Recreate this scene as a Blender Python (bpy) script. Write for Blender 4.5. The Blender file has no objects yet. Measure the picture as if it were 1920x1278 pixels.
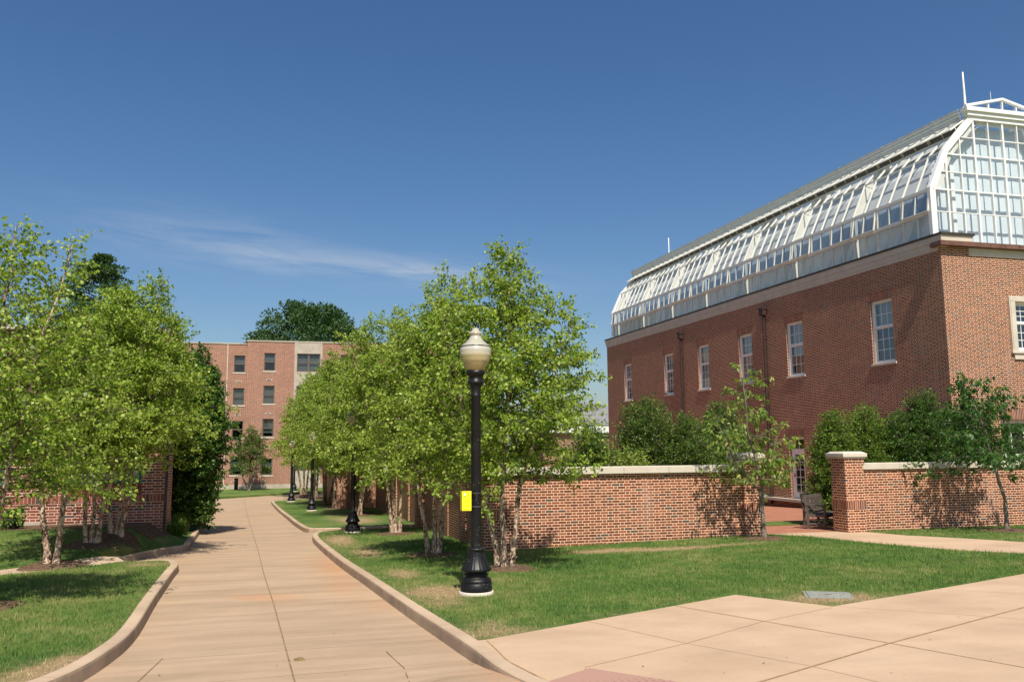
import bpy, bmesh, math, random
import numpy as np
from mathutils import Vector, Matrix

# ------------------------------------------------------------------ camera
IMW, IMH, F = 1920, 1278, 1586.0
HD, ROLL = 201.3, 0.0080
PITCH = math.atan(HD / F)
TH = math.radians(14.774)            # campus grid is turned this much from the view direction
fw = np.array([0, math.cos(PITCH), math.sin(PITCH)])
up0 = np.array([0, -math.sin(PITCH), math.cos(PITCH)])
rt0 = np.array([1.0, 0, 0])
cr, sr = math.cos(ROLL), math.sin(ROLL)
RT = cr * rt0 - sr * up0
UP = sr * rt0 + cr * up0
scene = bpy.context.scene
C = scene.collection
cam_d = bpy.data.cameras.new('camera'); cam = bpy.data.objects.new('camera', cam_d); C.objects.link(cam)
cam_d.sensor_width = 36.0; cam_d.sensor_fit = 'HORIZONTAL'; cam_d.lens = 36.0 * F / IMW
cam_d.clip_start = 0.1; cam_d.clip_end = 4000
M = Matrix.Identity(4)
for i in range(3):
    M[i][0] = RT[i]; M[i][1] = UP[i]; M[i][2] = -fw[i]
cam.matrix_world = M
scene.camera = cam

# ------------------------------------------------------------------ sky, sun, exposure
SUN_EL = math.radians(54)
trav = TH - math.radians(4.5)        # heading (left of forward) in which the light travels
tdir = Vector((-math.sin(trav) * math.cos(SUN_EL), math.cos(trav) * math.cos(SUN_EL), -math.sin(SUN_EL)))
world = bpy.data.worlds.new('World'); scene.world = world; world.use_nodes = True
nt = world.node_tree; nt.nodes.clear()
sky = nt.nodes.new('ShaderNodeTexSky'); sky.sky_type = 'NISHITA'; sky.sun_disc = False
sky.sun_elevation = SUN_EL; sky.sun_rotation = math.atan2(-tdir.x, -tdir.y) % (2 * math.pi)
sky.altitude = 100; sky.air_density = 1.0; sky.dust_density = 1.6; sky.ozone_density = 2.2
bg = nt.nodes.new('ShaderNodeBackground'); bg.inputs[1].default_value = 0.080
wo = nt.nodes.new('ShaderNodeOutputWorld')
tc = nt.nodes.new('ShaderNodeTexCoord')
def wmath(op, a, b=None, c=None):
    n = nt.nodes.new('ShaderNodeMath'); n.operation = op
    for k, s in enumerate((a, b, c)):
        if s is None: continue
        if isinstance(s, (int, float)): n.inputs[k].default_value = s
        else: nt.links.new(s, n.inputs[k])
    return n.outputs[0]
sx = nt.nodes.new('ShaderNodeSeparateXYZ'); nt.links.new(tc.outputs['Generated'], sx.inputs[0])
az = wmath('ARCTAN2', sx.outputs[0], sx.outputs[1]); el = wmath('ARCSINE', sx.outputs[2])
# a thin streak of cirrus left of centre, about 13 degrees up
lin = wmath('SUBTRACT', el, wmath('MULTIPLY_ADD', az, -0.062, 0.200))
cmb = nt.nodes.new('ShaderNodeCombineXYZ'); nt.links.new(wmath('MULTIPLY', az, 5.0), cmb.inputs[0])
nt.links.new(wmath('MULTIPLY', lin, 34.0), cmb.inputs[1])
nz = nt.nodes.new('ShaderNodeTexNoise'); nz.inputs['Scale'].default_value = 1.6; nz.inputs['Detail'].default_value = 7
nz.inputs['Roughness'].default_value = 0.62; nz.inputs['Distortion'].default_value = 0.5
nt.links.new(cmb.outputs[0], nz.inputs['Vector'])
def gauss(x, c, w):
    t = wmath('DIVIDE', wmath('SUBTRACT', x, c), w); t = wmath('MULTIPLY', t, t)
    return wmath('EXPONENT', wmath('MULTIPLY', t, -1.0))
m1 = wmath('MULTIPLY', gauss(lin, 0.0, 0.017), gauss(az, -0.14, 0.17))
m2 = wmath('MULTIPLY', gauss(lin, 0.012, 0.03), gauss(az, -0.36, 0.12))
mk = wmath('ADD', m1, wmath('MULTIPLY', m2, 0.45))
nn = wmath('MAXIMUM', wmath('MULTIPLY_ADD', nz.outputs[0], 3.2, -1.05), 0.0)
fac = wmath('MINIMUM', wmath('MULTIPLY', wmath('MULTIPLY', mk, nn), 0.48), 0.5)
mx = nt.nodes.new('ShaderNodeMixRGB'); mx.inputs[2].default_value = (5.6, 6.0, 6.5, 1)
# slightly deeper, more saturated blue, as the polarised sky of the photograph
hs = nt.nodes.new('ShaderNodeHueSaturation'); hs.inputs['Saturation'].default_value = 1.25; hs.inputs['Hue'].default_value = .503; hs.inputs['Value'].default_value = 1.0
nt.links.new(sky.outputs[0], hs.inputs['Color'])
nt.links.new(fac, mx.inputs[0]); nt.links.new(hs.outputs[0], mx.inputs[1]); nt.links.new(mx.outputs[0], bg.inputs[0])
nt.links.new(bg.outputs[0], wo.inputs[0])

sun_d = bpy.data.lights.new('sun', 'SUN'); sun = bpy.data.objects.new('sun', sun_d); C.objects.link(sun)
sun_d.energy = 4.5; sun_d.angle = math.radians(0.53); sun_d.color = (1.0, 0.93, 0.82)
sun.rotation_euler = tdir.to_track_quat('-Z', 'Y').to_euler()
scene.view_settings.view_transform = 'Standard'; scene.view_settings.look = 'None'
scene.view_settings.exposure = 0.42; scene.view_settings.gamma = 1.0
scene.cycles.transparent_max_bounces = 16

# ------------------------------------------------------------------ ground height and pixel helpers (campus axes u, v)
CU, SU = math.cos(TH), math.sin(TH)
def sm(t):
    t = min(1.0, max(0.0, t)); return t * t * (3 - 2 * t)
PVx = [-20, 0, 6, 12.3, 20, 26, 35, 44, 56, 75, 200]
PVy = [1.78, 1.80, 1.985, 2.185, 2.42, 2.60, 2.86, 3.10, 3.34, 3.42, 3.5]
LKv = [0, 9.4, 11.6, 14.6, 20, 23.5, 25.3, 29.1, 36.1, 45.3, 51]
LKu = [-1.9, -1.86, -1.77, -1.95, -2.25, -3.0, -2.53, -2.79, -3.17, -3.62, -3.83]
def Lz(u, v):
    d = sum(np.interp(v + k, PVx, PVy) for k in (-1.5, -1, -.5, 0, .5, 1, 1.5)) / 7
    d -= min(.14, max(0, (u - 4.5) * .02)) * sm((v - 10) / 8)
    uk = np.interp(v, LKv, LKu)
    d -= .56 * sm((v - 19.5) / 6) * sm((uk - .35 - u) / 1.0) * sm((52 - v) / 10)
    return -float(d)
def Rz(u, v):      # road surface: a kerb's height below the lawns, level with the forecourt at the ramp
    return Lz_flat(u, v) - .14 * (1 - (1 - sm((v - 7.4) / 1.9)) * sm((u - .7) / 1.0) * (1 - sm((u - 2.1) / .3)))
def Lz_flat(u, v):
    d = sum(np.interp(v + k, PVx, PVy) for k in (-1.5, -1, -.5, 0, .5, 1, 1.5)) / 7
    d -= min(.14, max(0, (u - 4.5) * .02)) * sm((v - 10) / 8)
    return -float(d)
def w3(u, v, z): return Vector((u * CU - v * SU, u * SU + v * CU, z))
def ray(px, py):
    d = fw * F + RT * (px - IMW / 2) - UP * (py - IMH / 2); return d / d[1]
def gp(px, py):    # where a point of the photograph meets the ground
    d = ray(px, py); t = 3.0
    f = lambda t: (d * t)[2] - Lz(d[0] * t * CU + d[1] * t * SU, -d[0] * t * SU + d[1] * t * CU)
    while t < 300 and f(t) > 0: t += .5
    lo, hi = t - .5, t
    for _ in range(24):
        m = (lo + hi) / 2
        if f(m) < 0: hi = m
        else: lo = m
    return d[0] * hi * CU + d[1] * hi * SU, -d[0] * hi * SU + d[1] * hi * CU

# ------------------------------------------------------------------ object helpers
def thing(name, label, cat, u=0, v=0, z=0, rz=0, group=None):
    o = bpy.data.objects.new(name, None); C.objects.link(o)
    o.location = w3(u, v, z); o.rotation_euler = (0, 0, TH + rz); o.empty_display_size = .2
    o['label'] = label; o['category'] = cat
    if group: o['group'] = group
    return o
def finish(name, me, parent=None):
    o = bpy.data.objects.new(name, me); C.objects.link(o)
    if parent is not None: o.parent = parent
    else: o.rotation_euler = (0, 0, TH)
    return o
class MB:
    def __init__(s): s.v = []; s.f = []; s.m = []; s.sm = []
    def add(s, vs, fs, mi=0, smooth=False):
        b = len(s.v); s.v += [tuple(map(float, p)) for p in vs]
        for f in fs: s.f.append(tuple(b + i for i in f)); s.m.append(mi); s.sm.append(smooth)
    def box(s, x0, x1, y0, y1, z0, z1, mi=0, bev=0.0):
        if bev <= 0:
            vs = [(x, y, z) for z in (z0, z1) for x, y in ((x0, y0), (x1, y0), (x1, y1), (x0, y1))]
            s.add(vs, [(3, 2, 1, 0), (4, 5, 6, 7), (0, 1, 5, 4), (1, 2, 6, 5), (2, 3, 7, 6), (3, 0, 4, 7)], mi)
        else:
            bm = bmesh.new(); bmesh.ops.create_cube(bm, size=1)
            for p in bm.verts:
                p.co = Vector((x0 + (p.co.x + .5) * (x1 - x0), y0 + (p.co.y + .5) * (y1 - y0), z0 + (p.co.z + .5) * (z1 - z0)))
            bmesh.ops.bevel(bm, geom=bm.edges[:], offset=bev, segments=2, affect='EDGES', profile=.5)
            s.frombm(bm, mi)
        return s
    def frombm(s, bm, mi=0, smooth=False):
        bm.verts.index_update()
        s.add([p.co for p in bm.verts], [[q.index for q in f.verts] for f in bm.faces], mi, smooth); bm.free()
    def bar(s, p, q, w, d, mi=0, upv=(0, 0, 1)):
        p = Vector(p); q = Vector(q); a = (q - p).normalized()
        sd = a.cross(Vector(upv))
        if sd.length < 1e-4: sd = a.cross(Vector((0, 1, 0)))
        sd.normalize(); n = sd.cross(a).normalized()
        vs = []
        for e in (p, q):
            for i, j in ((-1, -1), (1, -1), (1, 1), (-1, 1)): vs.append(e + sd * (w / 2 * i) + n * (d / 2 * j))
        s.add(vs, [(0, 1, 2, 3), (7, 6, 5, 4), (0, 4, 5, 1), (1, 5, 6, 2), (2, 6, 7, 3), (3, 7, 4, 0)], mi)
    def tube(s, pts, rad, n=8, mi=0, cap=True, smooth=True):
        pts = [Vector(p) for p in pts]; rings = []
        for i, p in enumerate(pts):
            a = (pts[min(i + 1, len(pts) - 1)] - pts[max(i - 1, 0)]).normalized()
            x = a.orthogonal().normalized() if i == 0 else (px_ - a * px_.dot(a)).normalized()
            px_ = x; y = a.cross(x); r = rad[i] if hasattr(rad, '__len__') else rad
            rings.append([p + (x * math.cos(2 * math.pi * k / n) + y * math.sin(2 * math.pi * k / n)) * r for k in range(n)])
        vs = [p for r in rings for p in r]; fs = []
        for i in range(len(pts) - 1):
            for k in range(n):
                k2 = (k + 1) % n; fs.append((i * n + k, i * n + k2, (i + 1) * n + k2, (i + 1) * n + k))
        s.add(vs, fs, mi, smooth)
        if cap: s.add(rings[-1], [tuple(range(n))], mi); s.add(rings[0], [tuple(reversed(range(n)))], mi)
    def lathe(s, prof, n=32, mi=0, flute=None, smooth=True, c=(0, 0)):
        vs = []; fs = []
        for (r, z) in prof:
            for k in range(n):
                a = 2 * math.pi * k / n; rr = r
                if flute and flute[2] <= z <= flute[3]: rr = r * (1 - flute[1] * (0.5 - 0.5 * math.cos(a * flute[0])))
                vs.append((c[0] + rr * math.cos(a), c[1] + rr * math.sin(a), z))
        for i in range(len(prof) - 1):
            for k in range(n):
                k2 = (k + 1) % n; fs.append((i * n + k, i * n + k2, (i + 1) * n + k2, (i + 1) * n + k))
        s.add(vs, fs, mi, smooth)
        s.add(vs[:n], [tuple(reversed(range(n)))], mi); s.add(vs[-n:], [tuple(range(n))], mi)
    def build(s, name, mats, parent=None, fn=None):
        me = bpy.data.meshes.new(name)
        vs = [fn(p) for p in s.v] if fn else s.v
        me.from_pydata(vs, [], s.f)
        for m in (mats if isinstance(mats, (list, tuple)) else [mats]): me.materials.append(m)
        me.polygons.foreach_set('material_index', s.m); me.polygons.foreach_set('use_smooth', s.sm)
        me.update()
        return finish(name, me, parent)

# ------------------------------------------------------------------ material helpers
class NT:
    def __init__(s, name):
        s.mat = bpy.data.materials.new(name); s.mat.use_nodes = True; s.t = s.mat.node_tree; s.t.nodes.clear()
        s.out = s.t.nodes.new('ShaderNodeOutputMaterial')
    def n(s, ty, **kw):
        n = s.t.nodes.new('ShaderNode' + ty)
        for k, v in kw.items(): setattr(n, k, v)
        return n
    def put(s, v, i):
        if hasattr(v, 'is_linked') or isinstance(v, bpy.types.NodeSocket): s.t.links.new(v, i)
        else: i.default_value = v
    def m(s, op, a, b=None, c=None, clamp=False):
        n = s.n('Math', operation=op, use_clamp=clamp)
        for k, x in enumerate((a, b, c)):
            if x is not None: s.put(x, n.inputs[k])
        return n.outputs[0]
    def mix(s, f, a, b, mode='MIX'):
        n = s.n('MixRGB', blend_type=mode); s.put(f, n.inputs[0]); s.put(a, n.inputs[1]); s.put(b, n.inputs[2]); return n.outputs[0]
    def obj(s, sc=None):
        c = s.n('TexCoord').outputs['Object']
        if sc is None: return c
        mp = s.n('Mapping'); mp.inputs['Scale'].default_value = sc; s.t.links.new(c, mp.inputs[0]); return mp.outputs[0]
    def noise(s, scale, detail=4, rough=.55, vec=None, dist=0):
        n = s.n('TexNoise'); n.inputs['Scale'].default_value = scale; n.inputs['Detail'].default_value = detail
        n.inputs['Roughness'].default_value = rough; n.inputs['Distortion'].default_value = dist
        s.t.links.new(vec if vec is not None else s.obj(), n.inputs['Vector']); return n.outputs[0]
    def ramp(s, f, stops):
        n = s.n('ValToRGB'); e = n.color_ramp.elements
        while len(e) < len(stops): e.new(.5)
        for k, (p, c) in enumerate(stops): e[k].position = p; e[k].color = (*c, 1)
        s.t.links.new(f, n.inputs[0]); return n.outputs[0]
    def bump(s, h, strength=.3, dist=.01):
        n = s.n('Bump'); n.inputs['Strength'].default_value = strength; n.inputs['Distance'].default_value = dist
        s.t.links.new(h, n.inputs['Height']); return n.outputs[0]
    def pbr(s, col, rough=.8, spec=.3, normal=None, metal=0, **kw):
        b = s.n('BsdfPrincipled'); s.put(col, b.inputs['Base Color']); s.put(rough, b.inputs['Roughness'])
        s.put(spec, b.inputs['Specular IOR Level']); b.inputs['Metallic'].default_value = metal
        for k, v in kw.items(): s.put(v, b.inputs[k.replace('_', ' ')])
        if normal is not None: s.t.links.new(normal, b.inputs['Normal'])
        s.t.links.new(b.outputs[0], s.out.inputs[0]); return b
def c4(*c): return (*c, 1)
def plain(name, col, rough=.6, spec=.3, var=.12, sc=6, metal=0, bump=0):
    t = NT(name); n = t.noise(sc, 5)
    a = tuple(x * (1 - var) for x in col); b = tuple(min(1, x * (1 + var)) for x in col)
    t.pbr(t.ramp(n, [(.3, a), (.7, b)]), rough, spec, t.bump(t.noise(sc * 6, 4), bump, .004) if bump else None, metal)
    return t.mat
def brick(name, reds, mortar, h=.0677, ls=.2125, lh=.1015, joint=.0064, soldier=False, stain=.25, dark=.06):
    """Flemish bond in the wall's own plane; x+y is the running direction of an upright wall."""
    t = NT(name); s = t.n('SeparateXYZ'); t.t.links.new(t.obj(), s.inputs[0])
    run = t.m('ADD', s.outputs[0], s.outputs[1]); z = s.outputs[2]
    run = t.m('ADD', run, 400.0); z = t.m('ADD', z, 100.0)
    if soldier:
        cf = t.m('DIVIDE', run, h); cell = t.m('FLOOR', cf); fx = t.m('MULTIPLY', t.m('FRACT', cf), h)
        dx = t.m('MINIMUM', fx, t.m('SUBTRACT', h, fx)); dmin = dx
        idv = t.n('CombineXYZ'); t.t.links.new(cell, idv.inputs[0])
    else:
        P = ls + lh
        rf = t.m('DIVIDE', z, h); row = t.m('FLOOR', rf); fy = t.m('MULTIPLY', t.m('FRACT', rf), h)
        par = t.m('FRACT', t.m('MULTIPLY', row, .5))          # 0 or .5
        xs = t.m('ADD', run, t.m('MULTIPLY', par, P))
        pf = t.m('DIVIDE', xs, P); cell = t.m('FLOOR', pf); l = t.m('MULTIPLY', t.m('FRACT', pf), P)
        isH = t.m('GREATER_THAN', l, ls)
        dx = t.m('MINIMUM', t.m('MINIMUM', l, t.m('SUBTRACT', P, l)), t.m('ABSOLUTE', t.m('SUBTRACT', l, ls)))
        dy = t.m('MINIMUM', fy, t.m('SUBTRACT', h, fy)); dmin = t.m('MINIMUM', dx, dy)
        idv = t.n('CombineXYZ'); t.t.links.new(t.m('ADD', cell, t.m('MULTIPLY', isH, .5)), idv.inputs[0]); t.t.links.new(row, idv.inputs[1])
    wn = t.n('TexWhiteNoise', noise_dimensions='3D'); t.t.links.new(idv.outputs[0], wn.inputs['Vector'])
    stops = [(0.0, (.08, .072, .07)), (dark, (.12, .085, .075)), (dark + .04, reds[0]), (.5, reds[1]), (.8, reds[2]), (1.0, reds[3])]
    col = t.ramp(wn.outputs['Value'], stops)
    fine = t.noise(60, 3); col = t.mix(.35, col, t.ramp(fine, [(.3, (.25, .22, .2)), (.75, (1, .95, .9))]), 'MULTIPLY')
    wob = t.m('MULTIPLY_ADD', t.noise(45, 2), .004, -.002)
    mm = t.n('MapRange', interpolation_type='SMOOTHSTEP'); t.t.links.new(t.m('ADD', dmin, wob), mm.inputs[0])
    mm.inputs[1].default_value = joint - .002; mm.inputs[2].default_value = joint + .002
    mk = mm.outputs[0]
    col = t.mix(mk, c4(*mortar), col)
    big = t.noise(.5, 5, .6); col = t.mix(stain, col, t.ramp(big, [(.3, (.62, .58, .55)), (.65, (1.1, 1.08, 1.05))]), 'MULTIPLY')
    vs_ = t.noise(1.3, 5, .65, t.obj((1, 1, .16))); pale = t.m('MULTIPLY_ADD', vs_, 4.5, -2.75, clamp=True)
    col = t.mix(t.m('MULTIPLY', pale, .38), col, c4(.42, .37, .33)); soot = t.m('MULTIPLY_ADD', t.noise(1.7, 5, .7, t.obj((1, 1, .22))), -4.5, 1.75, clamp=True)
    col = t.mix(t.m('MULTIPLY', soot, .45), col, c4(.07, .05, .045))
    hgt = t.m('ADD', t.m('MULTIPLY', mk, 1.0), t.m('MULTIPLY', fine, .35))
    t.pbr(col, .85, .2, t.bump(hgt, .6, .006)); return t.mat
def leafmat(name, cols, trans=.42, rough=.45):
    t = NT(name); a = t.n('Attribute', attribute_name='rnd')
    big = t.noise(.9, 2)
    f = t.m('ADD', t.m('MULTIPLY', a.outputs['Fac'], .75), t.m('MULTIPLY', big, .25))
    n = len(cols); col = t.ramp(f, [((.12 + .76 * i / (n - 1)), c) for i, c in enumerate(cols)])
    d = t.n('BsdfPrincipled'); t.t.links.new(col, d.inputs['Base Color']); d.inputs['Roughness'].default_value = rough
    d.inputs['Specular IOR Level'].default_value = .35
    tr = t.n('BsdfTranslucent'); t.t.links.new(t.mix(1, col, c4(1.5, 1.6, .75), 'MULTIPLY'), tr.inputs[0])
    mx = t.n('MixShader'); mx.inputs[0].default_value = trans
    t.t.links.new(d.outputs[0], mx.inputs[1]); t.t.links.new(tr.outputs[0], mx.inputs[2]); t.t.links.new(mx.outputs[0], t.out.inputs[0])
    return t.mat
def glass(name, tint=(.8, .86, .85), gloss=.10, rough=.01, edge=.45):
    t = NT(name); tr = t.n('BsdfTransparent'); tr.inputs[0].default_value = c4(*tint)
    gl = t.n('BsdfGlossy'); gl.inputs['Roughness'].default_value = rough; gl.inputs['Color'].default_value = c4(.95, .97, 1)
    fr = t.n('LayerWeight'); fr.inputs[0].default_value = .5
    bw = t.bump(t.noise(.7, 2), .05, .02); t.t.links.new(bw, gl.inputs['Normal'])
    mx = t.n('MixShader'); t.t.links.new(t.m('MULTIPLY_ADD', t.m('POWER', fr.outputs['Facing'], 5.0), edge, gloss, clamp=True), mx.inputs[0])
    t.t.links.new(tr.outputs[0], mx.inputs[1]); t.t.links.new(gl.outputs[0], mx.inputs[2]); t.t.links.new(mx.outputs[0], t.out.inputs[0])
    return t.mat
def concrete(name, a, b, stain=None, streak=(.7, 5, 1), scuff=False):
    t = NT(name); v1 = t.obj(streak)
    col = t.ramp(t.noise(.55, 6, .6, v1), [(.3, a), (.7, b)])
    col = t.mix(.5, col, t.ramp(t.noise(1.1, 6, .65), [(.3, (.84, .82, .79)), (.7, (1.08, 1.06, 1.03))]), 'MULTIPLY')
    col = t.mix(.5, col, t.ramp(t.noise(120, 3), [(.3, (.8, .8, .8)), (.75, (1.1, 1.1, 1.1))]), 'MULTIPLY')
    # small dark specks and drips
    sp = t.n('TexVoronoi'); sp.inputs['Scale'].default_value = 3.1; t.t.links.new(t.obj(), sp.inputs['Vector'])
    spm = t.m('LESS_THAN', sp.outputs['Distance'], .035); col = t.mix(t.m('MULTIPLY', spm, .35), col, c4(.1, .08, .06))
    if scuff:      # tyre scuffs and splash dirt on the upright face of the kerb
        ge = t.n('NewGeometry'); sn = t.n('SeparateXYZ'); t.t.links.new(ge.outputs['True Normal'], sn.inputs[0])
        up = t.m('LESS_THAN', sn.outputs[2], .6); k = t.m('MULTIPLY', up, t.m('MULTIPLY_ADD', t.noise(1.6, 6, .7), 2.6, -.75, clamp=True), clamp=True)
        col = t.mix(t.m('MULTIPLY', k, .6), col, c4(.17, .13, .105))
    else:
        bl = t.m('MULTIPLY_ADD', t.noise(.8, 6, .7, t.obj((.6, 1.6, 1)), .6), 3.0, -1.45, clamp=True); col = t.mix(t.m('MULTIPLY', bl, .28), col, c4(.27, .21, .165))
    if stain:
        at = t.n('Attribute', attribute_name='stain'); k = t.m('MULTIPLY', at.outputs['Fac'], t.m('MULTIPLY_ADD', t.noise(5, 5, .6, v1), 2.2, -.45, clamp=True), clamp=True)
        col = t.mix(k, col, c4(*stain))
    t.pbr(col, .85, .25, t.bump(t.noise(140, 3), .25, .003)); return t.mat

REDS = [(.16, .050, .030), (.25, .076, .040), (.32, .104, .055), (.39, .15, .085)]
M_brick = brick('garden_brick', REDS, (.88, .62, .42), dark=.035)
M_brickS = brick('garden_soldier_brick', REDS, (.60, .45, .33), soldier=True, h=.0677)
REDB = [(.10, .034, .022), (.175, .056, .032), (.235, .082, .046), (.30, .12, .07)]
M_hall = brick('hall_brick', REDB, (.80, .54, .36), joint=.0074, dark=.07)
M_hallS = brick('hall_soldier_brick', [tuple(c * 1.25 for c in q) for q in REDB], (.7, .5, .36), soldier=True, dark=.03)
M_far = brick('far_brick', [(.17, .055, .034), (.25, .085, .052), (.30, .11, .068), (.36, .15, .10)], (.62, .42, .31), joint=.0085, dark=.03)
M_left = brick('left_brick', [(.16, .045, .03), (.27, .08, .05), (.31, .10, .06), (.35, .13, .08)], (.66, .50, .40), h=.0813, ls=.31, lh=.155, joint=.0085)
M_leftS = brick('left_soldier_brick', [(.2, .06, .04), (.28, .085, .055), (.33, .11, .07), (.36, .14, .09)], (.5, .38, .32), soldier=True, h=.1)
M_stone = plain('limestone', (.56, .50, .41), .8, .2, .10, 2, bump=.15)
M_stone2 = plain('weathered_limestone', (.42, .37, .30), .85, .2, .16, 2, bump=.2)
M_white = plain('white_paint', (.80, .80, .77), .4, .4, .03, 3)
M_cream = plain('cream_glazing_paint', (.74, .73, .65), .45, .4, .05, 2)
M_greyroof = plain('grey_gutter_metal', (.62, .62, .57), .5, .4, .18, 3)
M_copper = plain('brown_copper', (.17, .085, .06), .55, .4, .3, 4, metal=.2)
M_dark = plain('dark_metal', (.05, .045, .04), .6, .3, .2, 5)
M_black = plain('black_cast_iron', (.008, .008, .009), .42, .3, .4, 30, bump=.25)
t = NT('black_cast_iron'); vo = t.n('TexVoronoi'); vo.inputs['Scale'].default_value = 26; t.t.links.new(t.obj(), vo.inputs['Vector'])
sp_ = t.m('MULTIPLY', t.m('LESS_THAN', vo.outputs['Distance'], .13), t.m('GREATER_THAN', t.noise(3.5, 3), .52))
dst = t.m('MULTIPLY_ADD', t.noise(7, 6, .7), 2.0, -.95, clamp=True)
t.pbr(t.mix(t.m('MULTIPLY', sp_, .75), t.mix(t.m('MULTIPLY', dst, .35), c4(.008, .008, .009), c4(.06, .055, .05)), c4(.35, .34, .32)), t.m('MULTIPLY_ADD', dst, .3, .4), .3, t.bump(t.noise(160, 4), .2, .003)); M_black = t.mat
M_pipe = plain('brown_downspout', (.045, .026, .021), .5, .35, .3, 4)
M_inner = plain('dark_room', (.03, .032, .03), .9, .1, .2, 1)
M_blind = plain('pale_blind', (.42, .46, .40), .9, .1, .08, 2)
M_curtain = plain('white_shade_cloth', (.64, .72, .75), .9, .1, .05, 1.5)
t = NT('translucent_brightening_sheet'); d_ = t.n('BsdfDiffuse'); d_.inputs[0].default_value = c4(.84, .86, .86); e_ = t.n('BsdfTranslucent'); e_.inputs[0].default_value = c4(.5, .55, .5)
f_ = t.n('BsdfTransparent'); a_ = t.n('MixShader'); b_ = t.n('MixShader'); a_.inputs[0].default_value = .35; t.t.links.new(d_.outputs[0], a_.inputs[1]); t.t.links.new(e_.outputs[0], a_.inputs[2])
wv = t.noise(1.4, 4, .6, t.obj((1, 2.2, .35))); t.t.links.new(t.m('MULTIPLY_ADD', wv, 1.3, -.62, clamp=True), b_.inputs[0]); t.t.links.new(a_.outputs[0], b_.inputs[1]); t.t.links.new(f_.outputs[0], b_.inputs[2]); t.t.links.new(b_.outputs[0], t.out.inputs[0]); M_brighten = t.mat  # for the sheets added to brighten the greenhouse sides
t = NT('milky_vent_panel'); d_ = t.n('BsdfDiffuse'); d_.inputs[0].default_value = c4(.74, .76, .73); e_ = t.n('BsdfTranslucent'); e_.inputs[0].default_value = c4(.62, .64, .56); a_ = t.n('MixShader'); a_.inputs[0].default_value = .45
t.t.links.new(d_.outputs[0], a_.inputs[1]); t.t.links.new(e_.outputs[0], a_.inputs[2]); t.t.links.new(a_.outputs[0], t.out.inputs[0]); M_milky = t.mat
M_glass = glass('window_glass', (.75, .8, .78), .16)
M_farglass = glass('far_window_glass', (.6, .64, .64), .07)
M_darkblind = plain('grey_window_blind', (.16, .18, .17), .9, .1, .1, 2)
M_gglass = glass('greenhouse_glass', (.93, .94, .95), .07, .06, .22)
M_sash = glass('dark_sash_glass', (.55, .62, .68), .22, .02)
M_yellow = plain('yellow_plastic', (.82, .78, .015), .35, .5, .04, 3)
M_teak = plain('weathered_teak', (.12, .10, .085), .8, .2, .3, 18, bump=.3)
M_red = plain('red_panel_paint', (.17, .03, .022), .5, .3, .12, 3)
M_teal = plain('teal_window_frame', (.03, .10, .09), .5, .3, .1, 3)
M_bronze = plain('bronze_window_frame', (.13, .10, .085), .5, .3, .1, 3)
M_slate = plain('grey_slate', (.2, .2, .21), .8, .2, .2, 5)

def barkmat(name, stops, sc=9):
    t = NT(name); n = t.noise(sc, 6, .65, t.obj((1, 1, .5)), 1.2); col = t.ramp(n, stops)
    t.pbr(col, .85, .15, t.bump(t.noise(sc * 3, 5, .6, t.obj((1, 1, .6))), .8, .02)); return t.mat
M_birch = barkmat('peeling_birch_bark', [(.36, (.05, .035, .028)), (.44, (.22, .13, .085)), (.50, (.42, .29, .20)), (.57, (.62, .50, .38)), (.66, (.30, .22, .17))], 14)
M_twig = barkmat('brown_twig_bark', [(.35, (.07, .05, .035)), (.6, (.16, .11, .08))], 14)
M_dogbark = barkmat('dogwood_bark', [(.35, (.12, .10, .08)), (.6, (.25, .21, .17))], 22)
M_birchleaf = leafmat('birch_leaf', [(.075, .13, .02), (.17, .26, .033), (.26, .36, .045), (.34, .43, .07), (.47, .52, .15)])
M_birchleaf2 = leafmat('birch_leaf_deeper', [(.05, .12, .022), (.10, .19, .03), (.16, .26, .04), (.22, .32, .06)])
M_dogleaf = leafmat('dogwood_leaf', [(.06, .13, .025), (.12, .21, .035), (.19, .29, .05), (.28, .36, .075), (.40, .32, .12)])
M_dogleaf2 = leafmat('dark_dogwood_leaf', [(.02, .06, .015), (.04, .11, .022), (.075, .17, .035), (.12, .22, .05)])
M_hedge = leafmat('hornbeam_leaf', [(.018, .055, .012), (.045, .11, .018), (.09, .18, .028), (.14, .24, .04)], .3)
M_shrub = leafmat('shrub_leaf', [(.03, .07, .015), (.07, .13, .022), (.12, .20, .035), (.19, .26, .05)], .3)
M_shrub2 = leafmat('bright_shrub_leaf', [(.05, .10, .018), (.10, .18, .025), (.17, .26, .035), (.24, .32, .05)], .35)
M_oak = leafmat('far_maple_leaf', [(.025, .06, .018), (.05, .11, .03), (.09, .16, .045)], .15, .6)
M_pine = leafmat('pine_needles', [(.03, .06, .02), (.06, .12, .035), (.10, .17, .05)], .15, .6)

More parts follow.
